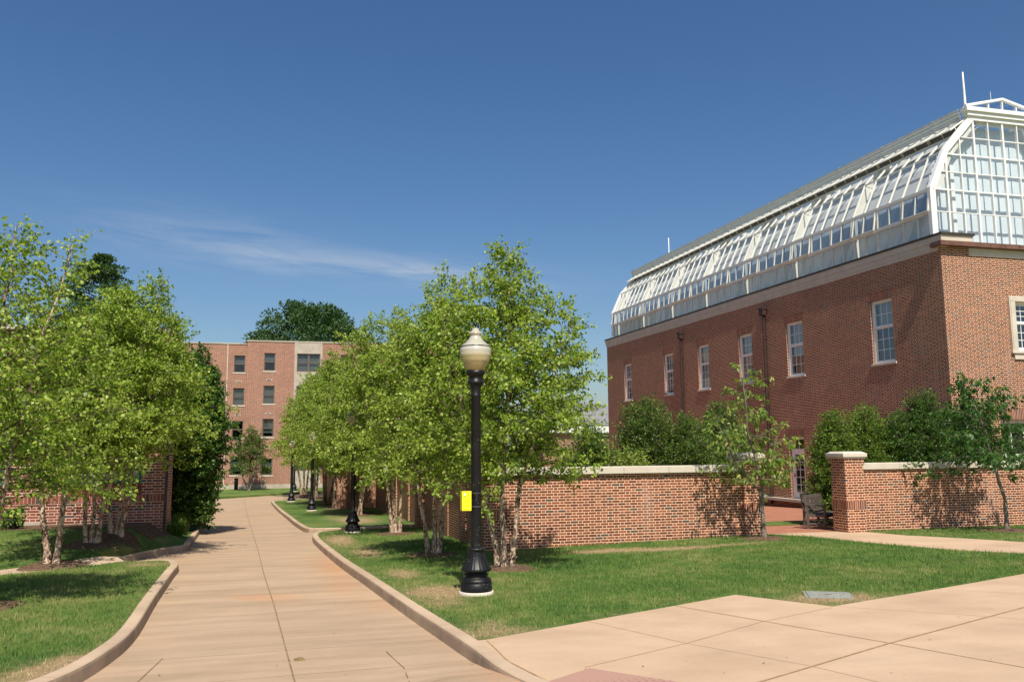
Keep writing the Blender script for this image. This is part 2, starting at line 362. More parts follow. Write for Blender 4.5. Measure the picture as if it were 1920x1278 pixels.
# lawn
def lawnmat(name, blade=False):
    t = NT(name); at = t.n('Attribute', attribute_name='dry')
    g = t.noise(.45, 4, .6); g2 = t.noise(3.2, 4, .6); f = t.m('ADD', t.m('MULTIPLY', g, .55), t.m('MULTIPLY', g2, .45))
    green = t.ramp(f, [(.36, (.058, .130, .027)), (.5, (.105, .180, .038)), (.64, (.22, .24, .08))])
    dryc = t.ramp(t.noise(9, 4), [(.3, (.30, .21, .11)), (.7, (.46, .35, .20))])
    k = t.m('ADD', at.outputs['Fac'], t.m('MULTIPLY_ADD', t.noise(5.5, 6, .75), 2.6, -1.35)); k = t.m('MULTIPLY', k, t.m('MULTIPLY', at.outputs['Fac'], 2.2), clamp=True)
    thin = t.m('MULTIPLY_ADD', t.noise(1.3, 4, .7), 2.4, -1.25, clamp=True)
    k = t.m('MAXIMUM', k, t.m('MULTIPLY', thin, .5))
    col = t.mix(k, green, dryc)
    if blade:
        r = t.n('Attribute', attribute_name='rnd'); col = t.mix(.6, col, t.ramp(r.outputs['Fac'], [(0, (.45, .5, .5)), (1, (1.75, 1.6, 1.4))]), 'MULTIPLY')
    else:
        col = t.mix(.7, col, t.ramp(t.noise(55, 3, .7), [(.3, (.45, .45, .45)), (.7, (1.25, 1.25, 1.2))]), 'MULTIPLY')
    b = t.pbr(col, .75, .15, None if blade else t.bump(t.noise(60, 3, .7), .8, .03)); return t.mat
M_lawn = lawnmat('lawn_turf'); M_blade = lawnmat('grass_blades', True)
M_soil = plain('mulch', (.13, .082, .055), .95, .05, .5, 14, bump=1.0)
M_road = concrete('driveway_concrete', (.35, .25, .165), (.49, .355, .24), stain=(.50, .24, .11))
M_pave = concrete('forecourt_concrete', (.47, .33, .215), (.575, .415, .28), streak=(1.2, 1.8, 1))
M_kerb = concrete('kerb_concrete', a=(.42, .31, .215), b=(.55, .415, .29), scuff=True, streak=(1, 1, 1))
M_jfore = plain('tan_joint_sealant', (.40, .27, .155), .95, .05, .2, 9)
M_joint = plain('joint_dirt', (.24, .165, .095), .95, .05, .4, 9)
M_jpale = plain('pale_tooled_joint', (.46, .33, .22), .9, .1, .15, 9)
t = NT('brick_paving'); bt = t.n('TexBrick'); bt.inputs['Scale'].default_value = 1; bt.inputs['Brick Width'].default_value = .2; bt.inputs['Row Height'].default_value = .1
bt.inputs['Mortar Size'].default_value = .004; bt.inputs['Color1'].default_value = c4(.32, .13, .08); bt.inputs['Color2'].default_value = c4(.42, .19, .12); bt.inputs['Mortar'].default_value = c4(.25, .15, .1)
t.t.links.new(t.obj(), bt.inputs['Vector']); t.pbr(bt.outputs['Color'], .9, .1); M_pavers = t.mat
t = NT('tactile_red'); vo = t.n('TexVoronoi', feature='F1'); vo.inputs['Scale'].default_value = 15; vo.inputs['Randomness'].default_value = 0; t.t.links.new(t.obj(), vo.inputs['Vector'])
dm = t.m('LESS_THAN', vo.outputs['Distance'], .3)
t.pbr(t.mix(dm, c4(.40, .235, .18), c4(.27, .14, .11)), .8, .2, t.bump(dm, .6, .01)); M_tact = t.mat

# ------------------------------------------------------------------ draped sheets
def sheet(name, poly, zf, mat, cell=.6, skirt=.0, attr=None, dz=0.0, reg=None):
    bm = bmesh.new(); vs = [bm.verts.new((u, v, 0)) for u, v in poly]
    es = [bm.edges.new((vs[i], vs[(i + 1) % len(vs)])) for i in range(len(vs))]
    bmesh.ops.triangle_fill(bm, edges=es, use_beauty=True)
    us = [p[0] for p in poly]; ws = [p[1] for p in poly]
    for ax, lo, hi in ((0, min(us), max(us)), (1, min(ws), max(ws))):
        k = math.ceil(lo / cell) * cell + .0137
        while k < hi:
            no = (1, 0, 0) if ax == 0 else (0, 1, 0); co = (k, 0, 0) if ax == 0 else (0, k, 0)
            bmesh.ops.bisect_plane(bm, geom=bm.verts[:] + bm.edges[:] + bm.faces[:], plane_co=co, plane_no=no, dist=1e-5)
            far = reg(k) if (reg and ax == 1) else 1
            k += cell * far
    for f in bm.faces:
        if f.normal.z < 0: f.normal_flip()
    for p in bm.verts: p.co.z = zf(p.co.x, p.co.y) + dz
    if skirt:
        be = [e for e in bm.edges if e.is_boundary]
        r = bmesh.ops.extrude_edge_only(bm, edges=be)
        for q in r['geom']:
            if isinstance(q, bmesh.types.BMVert): q.co.z -= skirt
    me = bpy.data.meshes.new(name); bm.to_mesh(me); bm.free()
    if attr:
        a = me.attributes.new(attr[0], 'FLOAT', 'POINT')
        a.data.foreach_set('value', [attr[1](p.co.x, p.co.y) for p in me.vertices])
    me.polygons.foreach_set('use_smooth', [False] * len(me.polygons))
    me.materials.append(mat)
    o = finish(name, me); o['kind'] = 'structure'; return o

def catmull(pts, step=.25):
    out = []; P = [Vector((*p, 0)) for p in pts]; P = [P[0] * 2 - P[1]] + P + [P[-1] * 2 - P[-2]]
    for i in range(1, len(P) - 2):
        n = max(2, int((P[i + 1] - P[i]).length / step))
        for k in range(n):
            t = k / n; a, b, c, d = P[i - 1], P[i], P[i + 1], P[i + 2]
            q = .5 * ((2 * b) + (c - a) * t + (2 * a - 5 * b + 4 * c - d) * t * t + (3 * b - a - 3 * c + d) * t ** 3)
            out.append((q.x, q.y))
    out.append(pts[-1]); return out
def offs(line, d):
    out = []
    for i, p in enumerate(line):
        a = line[max(0, i - 1)]; b = line[min(len(line) - 1, i + 1)]
        t = Vector((b[0] - a[0], b[1] - a[1])).normalized(); out.append((p[0] - t.y * d, p[1] + t.x * d))
    return out

# kerb lines, road side, all running away from the camera
KR = catmull([(2.12, 7.15), (1.97, 8.0), (1.9, 9.36), (1.68, 12.11), (1.42, 15.8), (1.14, 19.61), (.88, 24.5), (.80, 27.2), (.90, 28.9), (1.2, 29.8), (1.75, 30.1)])
KR2 = catmull([(4.62, 31.55), (3.2, 31.1), (1.99, 30.95), (1.0, 31.05), (.66, 31.7), (.45, 34.2), (.29, 36.6), (-.04, 42.5), (-.46, 49.2), (-.9, 57.5), (-.98, 59.0), (-.7, 59.9), (.3, 60.6), (2.5, 62.2)])
KL = catmull([(-3.0, 7.6), (-2.25, 8.5), (-1.95, 9.2), (-1.80, 10.3), (-1.77, 11.63), (-1.95, 14.56), (-2.14, 18.2), (-2.22, 19.9), (-2.45, 20.9), (-2.85, 21.2), (-3.5, 20.75)])
KL2 = catmull([(-4.05, 21.3), (-3.7, 22.2), (-3.4, 23.4), (-2.95, 24.6), (-2.6, 25.4), (-2.66, 26.6), (-2.79, 29.1), (-3.17, 36.1), (-3.62, 45.3), (-3.83, 50.3), (-4.3, 51.6)])
KW = .17
def kerb(name, line, side, hfun=None, gap=1.55):
    """side +1: lawn lies left of the running direction."""
    mb = MB(); L = 0; segs = [[]]
    for i, p in enumerate(line):
        if i:
            L += math.dist(p, line[i - 1])
        segs[-1].append(i)
        if L > gap and i < len(line) - 2: segs.append([i]); L = 0
    prof = [(-.012, -.22, 1), (0.0, -.02, 1), (.006, .006, 0), (.022, .018, 0), (KW - .02, .02, 0), (KW, .008, 0), (KW, -.2, 0)]
    rings = [offs(line, side * q[0]) for q in prof]
    for sg in segs:
        if len(sg) < 2: continue
        vs = []; n = len(prof)
        for c, i in enumerate(sg):
            # small chamfered gap between two castings
            for k, q in enumerate(prof):
                u, v = rings[k][i]
                if c == 0 or c == len(sg) - 1:
                    j = sg[1] if c == 0 else sg[-2]; e = .004; l = math.dist(rings[k][i], rings[k][j]) or 1
                    u += (rings[k][j][0] - u) * e / l; v += (rings[k][j][1] - v) * e / l
                vs.append((u, v, Lz_flat(line[i][0], line[i][1]) + q[1]))
        fs = []
        for c in range(len(sg) - 1):
            for k in range(n - 1):
                q = (c * n + k, (c + 1) * n + k, (c + 1) * n + k + 1, c * n + k + 1); fs.append(q if side < 0 else q[::-1])
        fs.append(tuple(range(n))); fs.append(tuple((len(sg) - 1) * n + k for k in range(n)))
        mb.add(vs, fs)
    o = mb.build(name, M_kerb); o['kind'] = 'structure'; return o
kerb('kerb', KR, -1); kerb('kerb', KR2, -1); kerb('kerb', KL, 1); kerb('kerb', KL2, 1)

def dryspots(spots):
    def f(u, v):
        s = 0
        for (a, b, ru, rv, k) in spots: s += k * math.exp(-((u - a) / ru) ** 2 - ((v - b) / rv) ** 2)
        return min(1, s)
    return f
g_ = gp
SP = []
for px, py, ru, rv, k in [(825, 1108, .45, .8, 1.1), (760, 1075, .35, 1.0, .8), (690, 1035, .35, 1.6, .85), (640, 1012, .4, 2.2, .95), (1150, 1031, .9, .35, .9), (1270, 1028, 1.3, .4, .95), (1110, 1034, .5, .3, .9),
        (1560, 1122, .9, .5, 1.0), (1180, 1150, .9, .3, .35), (960, 1185, .8, .35, .5), (925, 1170, .3, .5, .5), (1400, 1018, .9, .3, .5), (1640, 1012, .8, .5, .3), (840, 1130, .3, .5, .6), (670, 975, 1.0, 3.0, .9), (620, 962, .5, 4, .5),
        (270, 1058, .5, .6, .6), (120, 1240, .3, .5, .6), (60, 1268, .5, .5, .6), (180, 1078, .6, .5, .3)]:
    u, v = gp(px, py); SP.append((u, v, ru, rv, k))
def near_kerb(u, v):
    d = 9
    for ln in (KR, KL, KR2):
        for p in ln[::3]:
            dd = abs(p[0] - u) + abs(p[1] - v) * .5
            if dd < d: d = dd
    return .38 * math.exp(-max(0, d - .15) / .28)
_ds = dryspots(SP)
dry = lambda u, v: min(1, _ds(u, v) + near_kerb(u, v))

KRi, KR2i, KLi, KL2i = (offs(KR, -KW + .01), offs(KR2, -KW + .01), offs(KL, KW - .01), offs(KL2, KW - .01))
cut = [p for p in KRi if p[1] > 9.45]
LAWN_R = [(2.18, 9.47)] + cut + [(4.75, 30.1), (4.75, 20.1), (5.3, 20.1), (11.3, 20.1), (12.3, 20.1), (12.72, 19.2), (12.84, 17.0), (13.5, 15.1), (14.3, 14.2), (17.5, 13.1), (21, 13.2), (21, 14.6), (12.0, 11.92), (7.06, 10.16), (6.42, 11.57), (3.62, 10.2)]
LAWN_R = [p for p in LAWN_R if p not in ((21, 14.6), (21, 13.2))]
LAWN_L = KLi + [(-5.43, 19.12), (-10, 15.75), (-14, 13.0), (-14, 3), (-6, 3), (-4.2, 6.3)]
LAWN_LB = KL2i + [(-9, 51.6), (-9, 40), (-9, 28), (-16, 27), (-16, 12.9), (-5.9, 20.0)]
LAWN_RI = KR2i + [(4.7, 62.2), (4.75, 31.7)]
LAWN_GR = [(15.0, 20.05), (15.05, 18.45), (16.13, 15.95), (18.5, 14.6), (22, 14.0), (30, 16), (30, 20.05)]
regl = lambda k: 1 if k < 34 else 4
AL = ('dry', dry)
sheet('lawn', LAWN_R, Lz, M_lawn, .35, .16, AL)
sheet('lawn', LAWN_L, Lz, M_lawn, .35, .16, AL)
sheet('lawn', LAWN_LB, Lz, M_lawn, .5, .5, AL, reg=regl)
sheet('lawn', LAWN_RI, Lz, M_lawn, .6, .16, AL, reg=regl)
sheet('lawn', LAWN_GR, Lz, M_lawn, .6, .16, AL)
sheet('lawn', [(-40, 52.5), (-16, 58), (-5.7, 65.9), (1.2, 72.5), (25, 73), (40, 73), (40, 90), (-40, 90)], Lz, M_lawn, 2.5, .16)
# base ground to the horizon
gx = [-2500, -800, -300, -120, -60] + list(range(-40, 44, 4)) + [60, 120, 300, 800, 2500]
gy = [-600, -200, -60, -20] + list(range(-8, 100, 3)) + [120, 160, 240, 600, 3000]
mb = MB(); mb.add([(a, b, (Lz_flat(a, b) if b < 240 else -3.5) - .42) for b in gy for a in gx],
                  [(j * len(gx) + i, j * len(gx) + i + 1, (j + 1) * len(gx) + i + 1, (j + 1) * len(gx) + i) for j in range(len(gy) - 1) for i in range(len(gx) - 1)])
o = mb.build('ground', M_lawn); o['kind'] = 'structure'
SS = []
for px, py, ru, rv, k in [(500, 1103, .35, .25, 1.3), (620, 1050, .15, 2.2, 1.0), (660, 1085, .18, 1.2, 1.0), (700, 1115, .2, .8, .9), (540, 1110, .3, .2, .7), (345, 1040, .2, 1, .4), (590, 1040, .12, 1.5, 1.0), (960, 1260, .2, .5, .6)]:
    u, v = gp(px, py); SS.append((u, v, ru, rv, k))
sheet('driveway', [(-16, -6), (6, -6), (6, 30), (4.7, 40), (4.7, 62), (30, 66), (40, 76), (-40, 76), (-40, 50), (-16, 30)], Rz, M_road, .5, 0, ('stain', dryspots(SS)), reg=lambda k: 1 if k < 30 else 5)
PAVE = [(2.18, 9.47), (3.62, 10.2), (6.42, 11.57), (7.06, 10.16), (12.0, 11.92), (17.5, 13.1), (26, 15.2), (30, -6), (2.45, -6), (2.35, 5.0), (2.26, 7.0), (2.10, 7.9), (2.06, 8.6), (2.04, 9.1), (2.03, 9.45)]
sheet('forecourt_pavement', PAVE, Lz, M_pave, .6, .12)
sheet('garden_path', [(12.0, 20.0), (12.72, 19.2), (12.84, 17.0), (13.5, 15.1), (14.3, 14.2), (17.5, 13.1), (26, 15.2), (30, 16), (22, 14.0), (18.5, 14.6), (16.13, 15.95), (15.05, 18.45), (15.0, 20.4), (12.0, 20.4)], Lz, M_pave, .6, .12, dz=-.006)
sheet('side_path', [(-3.45, 20.8), (-4.2, 20.05), (-5.43, 19.15), (-10, 15.85), (-14, 13.25), (-16, 12.0), (-16, 12.95), (-5.9, 20.05), (-4.1, 21.35), (-3.7, 21.3)], Lz, M_kerb, .5, .1, dz=-.012)
sheet('brick_terrace', [(5.3, 20.4), (30, 20.4), (30, 23.9), (21.7, 23.9), (21.7, 60), (5.3, 60)], Lz, M_pavers, .8, .12, dz=-.004)
sheet('planting_strip', [(12.6, 23.2), (21.6, 23.2), (21.6, 24.8), (12.6, 24.8)], Lz, M_lawn, .6, .02, dz=.02)
sheet('mulch_bed', [(-3.45, 24.7), (-3.1, 27.4), (-3.2, 30), (-9, 30), (-15.9, 30), (-15.9, 25.2), (-9, 25.1), (-6, 25.0)], Lz, M_soil, .3, .05, dz=.03)
# joints drawn by the trowel
def strip(mb, pts, w, zf, dz=.003):
    ln = []
    for a, b in zip(pts[:-1], pts[1:]):
        n = max(1, int(math.dist(a, b) / .4))
        ln += [(a[0] + (b[0] - a[0]) * k / n, a[1] + (b[1] - a[1]) * k / n) for k in range(n)]
    ln.append(pts[-1]); A = offs(ln, w / 2); B = offs(ln, -w / 2)
    vs = [(p[0], p[1], zf(*p) + dz) for q in zip(A, B) for p in q]
    mb.add(vs, [(2 * i, 2 * i + 1, 2 * i + 3, 2 * i + 2)[::-1] for i in range(len(ln) - 1)])
mb = MB(); Rzs = lambda u, v: Rz(u, v)
strip(mb, [(.28, 5.2), (.12, 8.7), (-.16, 14.17), (-.4, 18.21), (-.78, 25.6), (-1.23, 33.5), (-2.53, 56.9), (-3.35, 71.3)], .017, Rzs, .005)
strip(mb, [(1.02, 6.2), (1.2, 9.0), (1.12, 9.9)], .012, Rzs, .005)
strip(mb, [(-1.5, 7.4), (-1.28, 10.35)], .012, Rzs, .005)
o = mb.build('driveway_joint', M_joint); o['kind'] = 'structure'
mb = MB()
for v0 in (8.0, 9.05, 10.35, 13.2, 16.1, 19.6, 23.4, 27.5, 32, 37, 43, 50):
    a = np.interp(v0, LKv, LKu) + .03; b = np.interp(v0, [7, 12, 16, 20, 26, 31, 37, 49, 60], [2.0, 1.66, 1.4, 1.12, .82, .7, .25, -.48, -1.0])
    if v0 < 9: a = -2.0
    strip(mb, [(a, v0 - .06), (b, v0 + .05)], .010, Rzs, .0035)
strip(mb, [(-.78, 31.6), (4.6, 31.0)], .03, Rzs, .0035)
o = mb.build('driveway_joint', M_jpale); o['kind'] = 'structure'
mb = MB()
strip(mb, [(5.15, 10.93), (6.12, 7.85), (6.7, 5.8)], .016, Lz, .004); strip(mb, [(2.36, 7.0), (2.76, 7.83), (4.16, 8.55), (5.58, 9.43), (7.0, 10.08)], .008, Lz, .004)
strip(mb, [(3.0, 6.25), (3.98, 6.81), (6.12, 7.85), (9.25, 9.23), (17, 12.7)], .026, Lz, .006); strip(mb, [(3.62, 10.2), (4.14, 8.55), (4.74, 7.2), (5.1, 5.8)], .008, Lz, .0045)
strip(mb, [(7.06, 10.16), (8.3, 8.82), (9.6, 7.2)], .010, Lz, .0045); strip(mb, [(9.4, 11.0), (10.6, 9.86), (12.6, 8.0)], .010, Lz, .0045); strip(mb, [(5.8, 5.6), (8.2, 6.6), (12, 8.2), (20, 11.4)], .012, Lz, .0045)
strip(mb, [(2.17, 9.4), (2.13, 8.3), (2.3, 7.1), (2.35, 6.2)], .016, Lz, .0055)
o = mb.build('forecourt_joint', M_jfore); o['kind'] = 'structure'
sheet('tactile_paving', [(2.77, 7.76), (3.9, 6.2), (3.6, 5.2), (2.4, 5.4), (2.12, 7.3)], Lz, M_tact, .5, 0, dz=.007)

# ------------------------------------------------------------------ grass blades
def inpoly(x, y, poly):
    ins = np.zeros(len(x), bool); n = len(poly); j = n - 1
    for i in range(n):
        xi, yi = poly[i]; xj, yj = poly[j]
        with np.errstate(divide='ignore', invalid='ignore'):
            c = ((yi > y) != (yj > y)) & (x < (xj - xi) * (y - yi) / (yj - yi) + xi)
        ins ^= c; j = i
    return ins
rng = np.random.default_rng(5)
def blades(name, poly, rect, dens, hgt, wid):
    n = int((rect[1] - rect[0]) * (rect[3] - rect[2]) * dens)
    x = rng.uniform(rect[0], rect[1], n); y = rng.uniform(rect[2], rect[3], n); k = inpoly(x, y, poly)
    # keep only what the camera's field of view (and a step aside) can see
    X = x * CU - y * SU; Y = x * SU + y * CU; k &= (np.abs(X) < Y * .72 + 1.0)
    x, y = x[k], y[k]
    gu = np.arange(rect[0] - .3, rect[1] + .6, .3); gv = np.arange(rect[2] - .3, rect[3] + .6, .3)
    Z = np.array([[Lz(a, b) for b in gv] for a in gu]); D = np.array([[dry(a, b) for b in gv] for a in gu])
    iu = (x - gu[0]) / .3; iv = (y - gv[0]) / .3; a = iu.astype(int); b = iv.astype(int); fu = iu - a; fv = iv - b
    bil = lambda T: T[a, b] * (1 - fu) * (1 - fv) + T[a + 1, b] * fu * (1 - fv) + T[a, b + 1] * (1 - fu) * fv + T[a + 1, b + 1] * fu * fv
    z = bil(Z); d = bil(D)
    keep = rng.random(len(x)) > d * .45; x, y, z, d = x[keep], y[keep], z[keep], d[keep]; n = len(x)
    an = rng.uniform(0, 2 * np.pi, n); le = rng.uniform(0, .9, n); h = hgt * rng.uniform(.5, 1.3, n) * (1 - .55 * d); w = wid * rng.uniform(.7, 1.3, n)
    an2 = rng.uniform(0, 2 * np.pi, n)
    p0 = np.stack([x - np.cos(an) * w / 2, y - np.sin(an) * w / 2, z - .004], 1); p1 = np.stack([x + np.cos(an) * w / 2, y + np.sin(an) * w / 2, z - .004], 1)
    p2 = np.stack([x + np.cos(an2) * h * le, y + np.sin(an2) * h * le, z + h], 1)
    V = np.empty((n * 3, 3)); V[0::3] = p0; V[1::3] = p1; V[2::3] = p2
    me = bpy.data.meshes.new(name); me.vertices.add(n * 3); me.vertices.foreach_set('co', V.ravel())
    me.loops.add(n * 3); me.loops.foreach_set('vertex_index', np.arange(n * 3, dtype=np.int32))
    me.polygons.add(n); me.polygons.foreach_set('loop_start', np.arange(0, n * 3, 3, dtype=np.int32))
    me.update(calc_edges=True)
    at = me.attributes.new('dry', 'FLOAT', 'POINT'); at.data.foreach_set('value', np.repeat(d, 3))
    at = me.attributes.new('rnd', 'FLOAT', 'POINT'); at.data.foreach_set('value', np.repeat(rng.random(n), 3))
    me.materials.append(M_blade); o = finish(name, me); o['kind'] = 'stuff'; o['label'] = 'short mown grass blades of the lawn'; return o
blades('grass', LAWN_R, (1.8, 21, 9.3, 14), 1500, .045, .007)
blades('grass', LAWN_R, (.8, 15, 14, 20.1), 900, .045, .009)
blades('grass', LAWN_R, (.8, 4.8, 20.1, 30.1), 500, .05, .012)
blades('grass', LAWN_L, (-8, -1.8, 8, 15), 1500, .045, .007)
blades('grass', LAWN_L, (-10, -1.8, 15, 21.5), 900, .045, .009)
blades('grass', [p for p in LAWN_LB], (-12, -2.6, 18, 25.2), 700, .045, .010)
blades('grass', LAWN_GR, (15, 24, 14.5, 20.05), 500, .045, .011)

blades('grass', LAWN_R, (1.8, 21, 9.3, 20), 70, .085, .011); blades('grass', LAWN_L, (-9, -1.8, 8, 20), 70, .085, .011)
# ------------------------------------------------------------------ plants
class Leaves:
    def __init__(s): s.P = []; s.D = []; s.L = []; s.Wd = []
    def add(s, P, D, L, Wd): s.P.append(P); s.D.append(D); s.L.append(L); s.Wd.append(Wd)
    def build(s, name, mat, parent, rs, fold=.22):
        P = np.concatenate(s.P); print('LEAVES', name, len(P)); D = np.concatenate(s.D); L = np.concatenate(s.L)[:, None]; Wd = np.concatenate(s.Wd)[:, None]; n = len(P)
        D = D / np.linalg.norm(D, axis=1)[:, None]
        N = rs.normal(size=(n, 3)) * .75 + np.array([0, 0, .9]); N -= (N * D).sum(1)[:, None] * D; N /= np.linalg.norm(N, axis=1)[:, None]
        S = np.cross(D, N)
        V = np.empty((n * 4, 3)); V[0::4] = P; V[1::4] = P + D * L * .42 + S * Wd / 2 + N * L * fold * .5; V[2::4] = P + D * L; V[3::4] = P + D * L * .42 - S * Wd / 2 + N * L * fold * .5
        me = bpy.data.meshes.new(name); me.vertices.add(n * 4); me.vertices.foreach_set('co', V.ravel())
        me.loops.add(n * 4); me.loops.foreach_set('vertex_index', np.arange(n * 4, dtype=np.int32))
        me.polygons.add(n); me.polygons.foreach_set('loop_start', np.arange(0, n * 4, 4, dtype=np.int32)); me.update(calc_edges=True)
        at = me.attributes.new('rnd', 'FLOAT', 'FACE'); at.data.foreach_set('value', rs.random(n))
        me.materials.append(mat); return finish(name, me, parent)
def nrm(v): v = np.asarray(v, float); return v / (np.linalg.norm(v) + 1e-9)
def tree(root, seed, stems, prof, nbr, leafm, barkm, llen=.070, lw=.054, per=9, ntw=9, twl=.42, rise=.55, droop=.25, b0=.25, r0=.05, wiggle=.03, leafname='leaves', twm=None, curls=0, hang=.5, pack=1.0):
    """stems: list of (base offset xy, list of lean points (h, dx, dy), height); prof: list of (height, radius) of the crown"""
    rs = np.random.default_rng(seed); lv = Leaves(); tw = MB()
    ph = [p[0] for p in prof]; pr = [p[1] for p in prof]; H_ = max(st[2] for st in stems)
    cen = np.mean([[st[1][-1][1], st[1][-1][2]] for st in stems], axis=0) * .5
    lv_pts = []
    for si, (bo, lean, hh) in enumerate(stems):
        sb = MB(); hs = np.linspace(0, hh, 16); lh = [0] + [l[0] for l in lean]
        X = np.interp(hs, lh, [bo[0]] + [l[1] for l in lean]); Y = np.interp(hs, lh, [bo[1]] + [l[2] for l in lean])
        w = rs.normal(size=(16, 2)).cumsum(0) * wiggle * .5; w -= np.linspace(0, 1, 16)[:, None] * w[-1] * .3; w[0] = 0
        if hang == 1.0: w *= np.clip((hs - .9) / .9, 0, 1)[:, None]
        X = X + w[:, 0]; Y = Y + w[:, 1]
        pts = np.stack([X, Y, hs - .06 * (hs == 0)], 1); rad = r0 * (1 - hs / hh) ** .75 * (1 + .9 * np.exp(-hs / .12)) + .006
        fine = np.linspace(0, 15, 46); pf = np.stack([np.interp(fine, range(16), pts[:, k]) for k in range(3)], 1); rf = np.interp(fine, range(16), rad) * (1 + rs.normal(size=46) * .09)
        sb.tube(pf, rf, 9)
        for _ in range(int(curls)):
            h = rs.uniform(.05, hh * .5) ** 1.0; k = np.array([np.interp(h, hs, X), np.interp(h, hs, Y), h]); r = np.interp(h, hs, rad)
            a = rs.uniform(0, 6.283); o = np.array([math.cos(a), math.sin(a), 0]); s_ = np.array([-o[1], o[0], 0]); q = k + o * r * .9
            ww = rs.uniform(.012, .04); hl = rs.uniform(.02, .06); cu = rs.uniform(.012, .035)
            sb.add([q - s_ * ww, q + s_ * ww, q + s_ * ww + o * cu + [0, 0, hl], q - s_ * ww * .6 + o * cu * 1.4 + [0, 0, hl * .8]], [(0, 1, 2, 3)])
        sb.build('trunk', barkm, root)
        nb = int(nbr * hh / H_); 
        for b in range(nb):
            bb = min(.8, b0 * H_ / hh) if hang == 1.0 else b0; f = (b + rs.random()) / nb; h = hh * (bb + (1 - bb) * f ** .9) * .985
            st = np.array([np.interp(h, hs, X), np.interp(h, hs, Y), h])
            a = b * 2.399 + rs.normal() * .4 + si * 2.1
            R = np.interp(h + .25, ph, pr)
            out = np.array([math.cos(a), math.sin(a)])
            # distance from stem to the crown's surface in that direction
            rel = st[:2] - cen; bq = rel @ out; dd = bq * bq - (rel @ rel) + R * R
            L = max(.18, -bq + math.sqrt(max(dd, 0.0))) * rs.uniform(.55, 1.12)
            L = min(L, R * 1.5 + .3)
            up = rise * rs.uniform(.5, 1.4) * (.25 + 1.7 * f)
            n = 6; P = [st]; d = nrm([out[0], out[1], up])
            for k in range(n):
                d = nrm(d + np.array([0, 0, -droop * (k / n) * .6]) + rs.normal(size=3) * .09); P.append(P[-1] + d * L / n)
            P = np.array(P); rb = max(.004, min(.4 * np.interp(h, hs, rad), .006 + L * .007))
            tw.tube(P, [rb * (1 - k / (n + 1)) + .0015 for k in range(n + 1)], 4, cap=False)
            nt_ = max(3, int(ntw * (L + .3)))
            for q in range(nt_):
                s = .18 + .82 * (q + rs.random()) / nt_; k = min(n - 1, int(s * n)); p = P[k] + (P[k + 1] - P[k]) * (s * n - k)
                bd = nrm(P[k + 1] - P[k]); sd = nrm(np.cross(bd, [0, 0, 1]) * rs.choice([-1, 1]) + rs.normal(size=3) * .45)
                td = nrm(bd * .6 + sd * .9 + np.array([0, 0, .12])); tl = twl * rs.uniform(.5, 1.25) * (1.1 - .35 * s)
                e = p + td * tl * .55; e2 = e + nrm(td + np.array([0, 0, -droop * 1.3])) * tl * .45
                if q % 2 == 0: tw.tube([p, e, e2], [.0035, .0025, .0015], 3, cap=False)
                m = max(3, int(per * pack * tl / twl)); u = rs.uniform(.15, 1.05, m)[:, None]
                Q = np.where(u < .55, p + (e - p) * (u / .55), e + (e2 - e) * ((u - .55) / .45)) + rs.normal(size=(m, 3)) * .035
                D = rs.normal(size=(m, 3)) * .6 + td * .6 + np.array([0, 0, -hang]); ll = llen * rs.uniform(.65, 1.2, m)
                lv.add(Q, D, ll, ll * lw / llen)
    tw.build('branches', twm or M_twig, root)
    lo = lv.build(leafname, leafm, root, rs)
    return lo
def copy_tree(src, name, label, cat, u, v, rz, sc, group=None, szz=1):
    r = src.copy(); C.objects.link(r); r.name = name; r.location = w3(u, v, Lz(u, v)); r.rotation_euler = (0, 0, TH + rz)
    r.scale = (sc, sc, sc * szz); r['label'] = label; r['category'] = cat
    if group: r['group'] = group
    for c in list(src.children):
        d = c.copy(); C.objects.link(d); d.parent = r
    return r
def mound(u, v, r, seed=0):
    rs = np.random.default_rng(seed + 50); mb = MB(); n = 28; rings = [(0, .05), (.35, .05), (.7, .035), (.92, .012), (1.04, -.05)]
    vs = []; 
    for i, (f, h) in enumerate(rings):
        for k in range(n):
            a = 6.2832 * k / n; rr = r * f * (1 + .13 * math.sin(a * 3 + seed) + (.12 * rs.random() if i > 2 else 0)); x = u + rr * math.cos(a); y = v + rr * math.sin(a)
            vs.append((x, y, Lz(x, y) + h + rs.random() * .012))
    mb.add(vs, [(i * n + k, i * n + (k + 1) % n, (i + 1) * n + (k + 1) % n, (i + 1) * n + k) for i in range(len(rings) - 1) for k in range(n)])
    # shreds of bark
    for _ in range(160):
        a = rs.uniform(0, 6.28); f = rs.random() ** .5; x = u + r * f * math.cos(a); y = v + r * f * math.sin(a); z = Lz(x, y) + np.interp(f, [0, .7, 1], [.052, .04, .012]); b = rs.uniform(0, 3.14); l = rs.uniform(.015, .045)
        mb.add([(x, y, z), (x + l * math.cos(b), y + l * math.sin(b), z + rs.uniform(0, .02)), (x + l * .3 * math.sin(b), y - l * .3 * math.cos(b), z + .012)], [(0, 1, 2)])
    o = mb.build('mulch_ring', M_soil); o['kind'] = 'structure'; return o

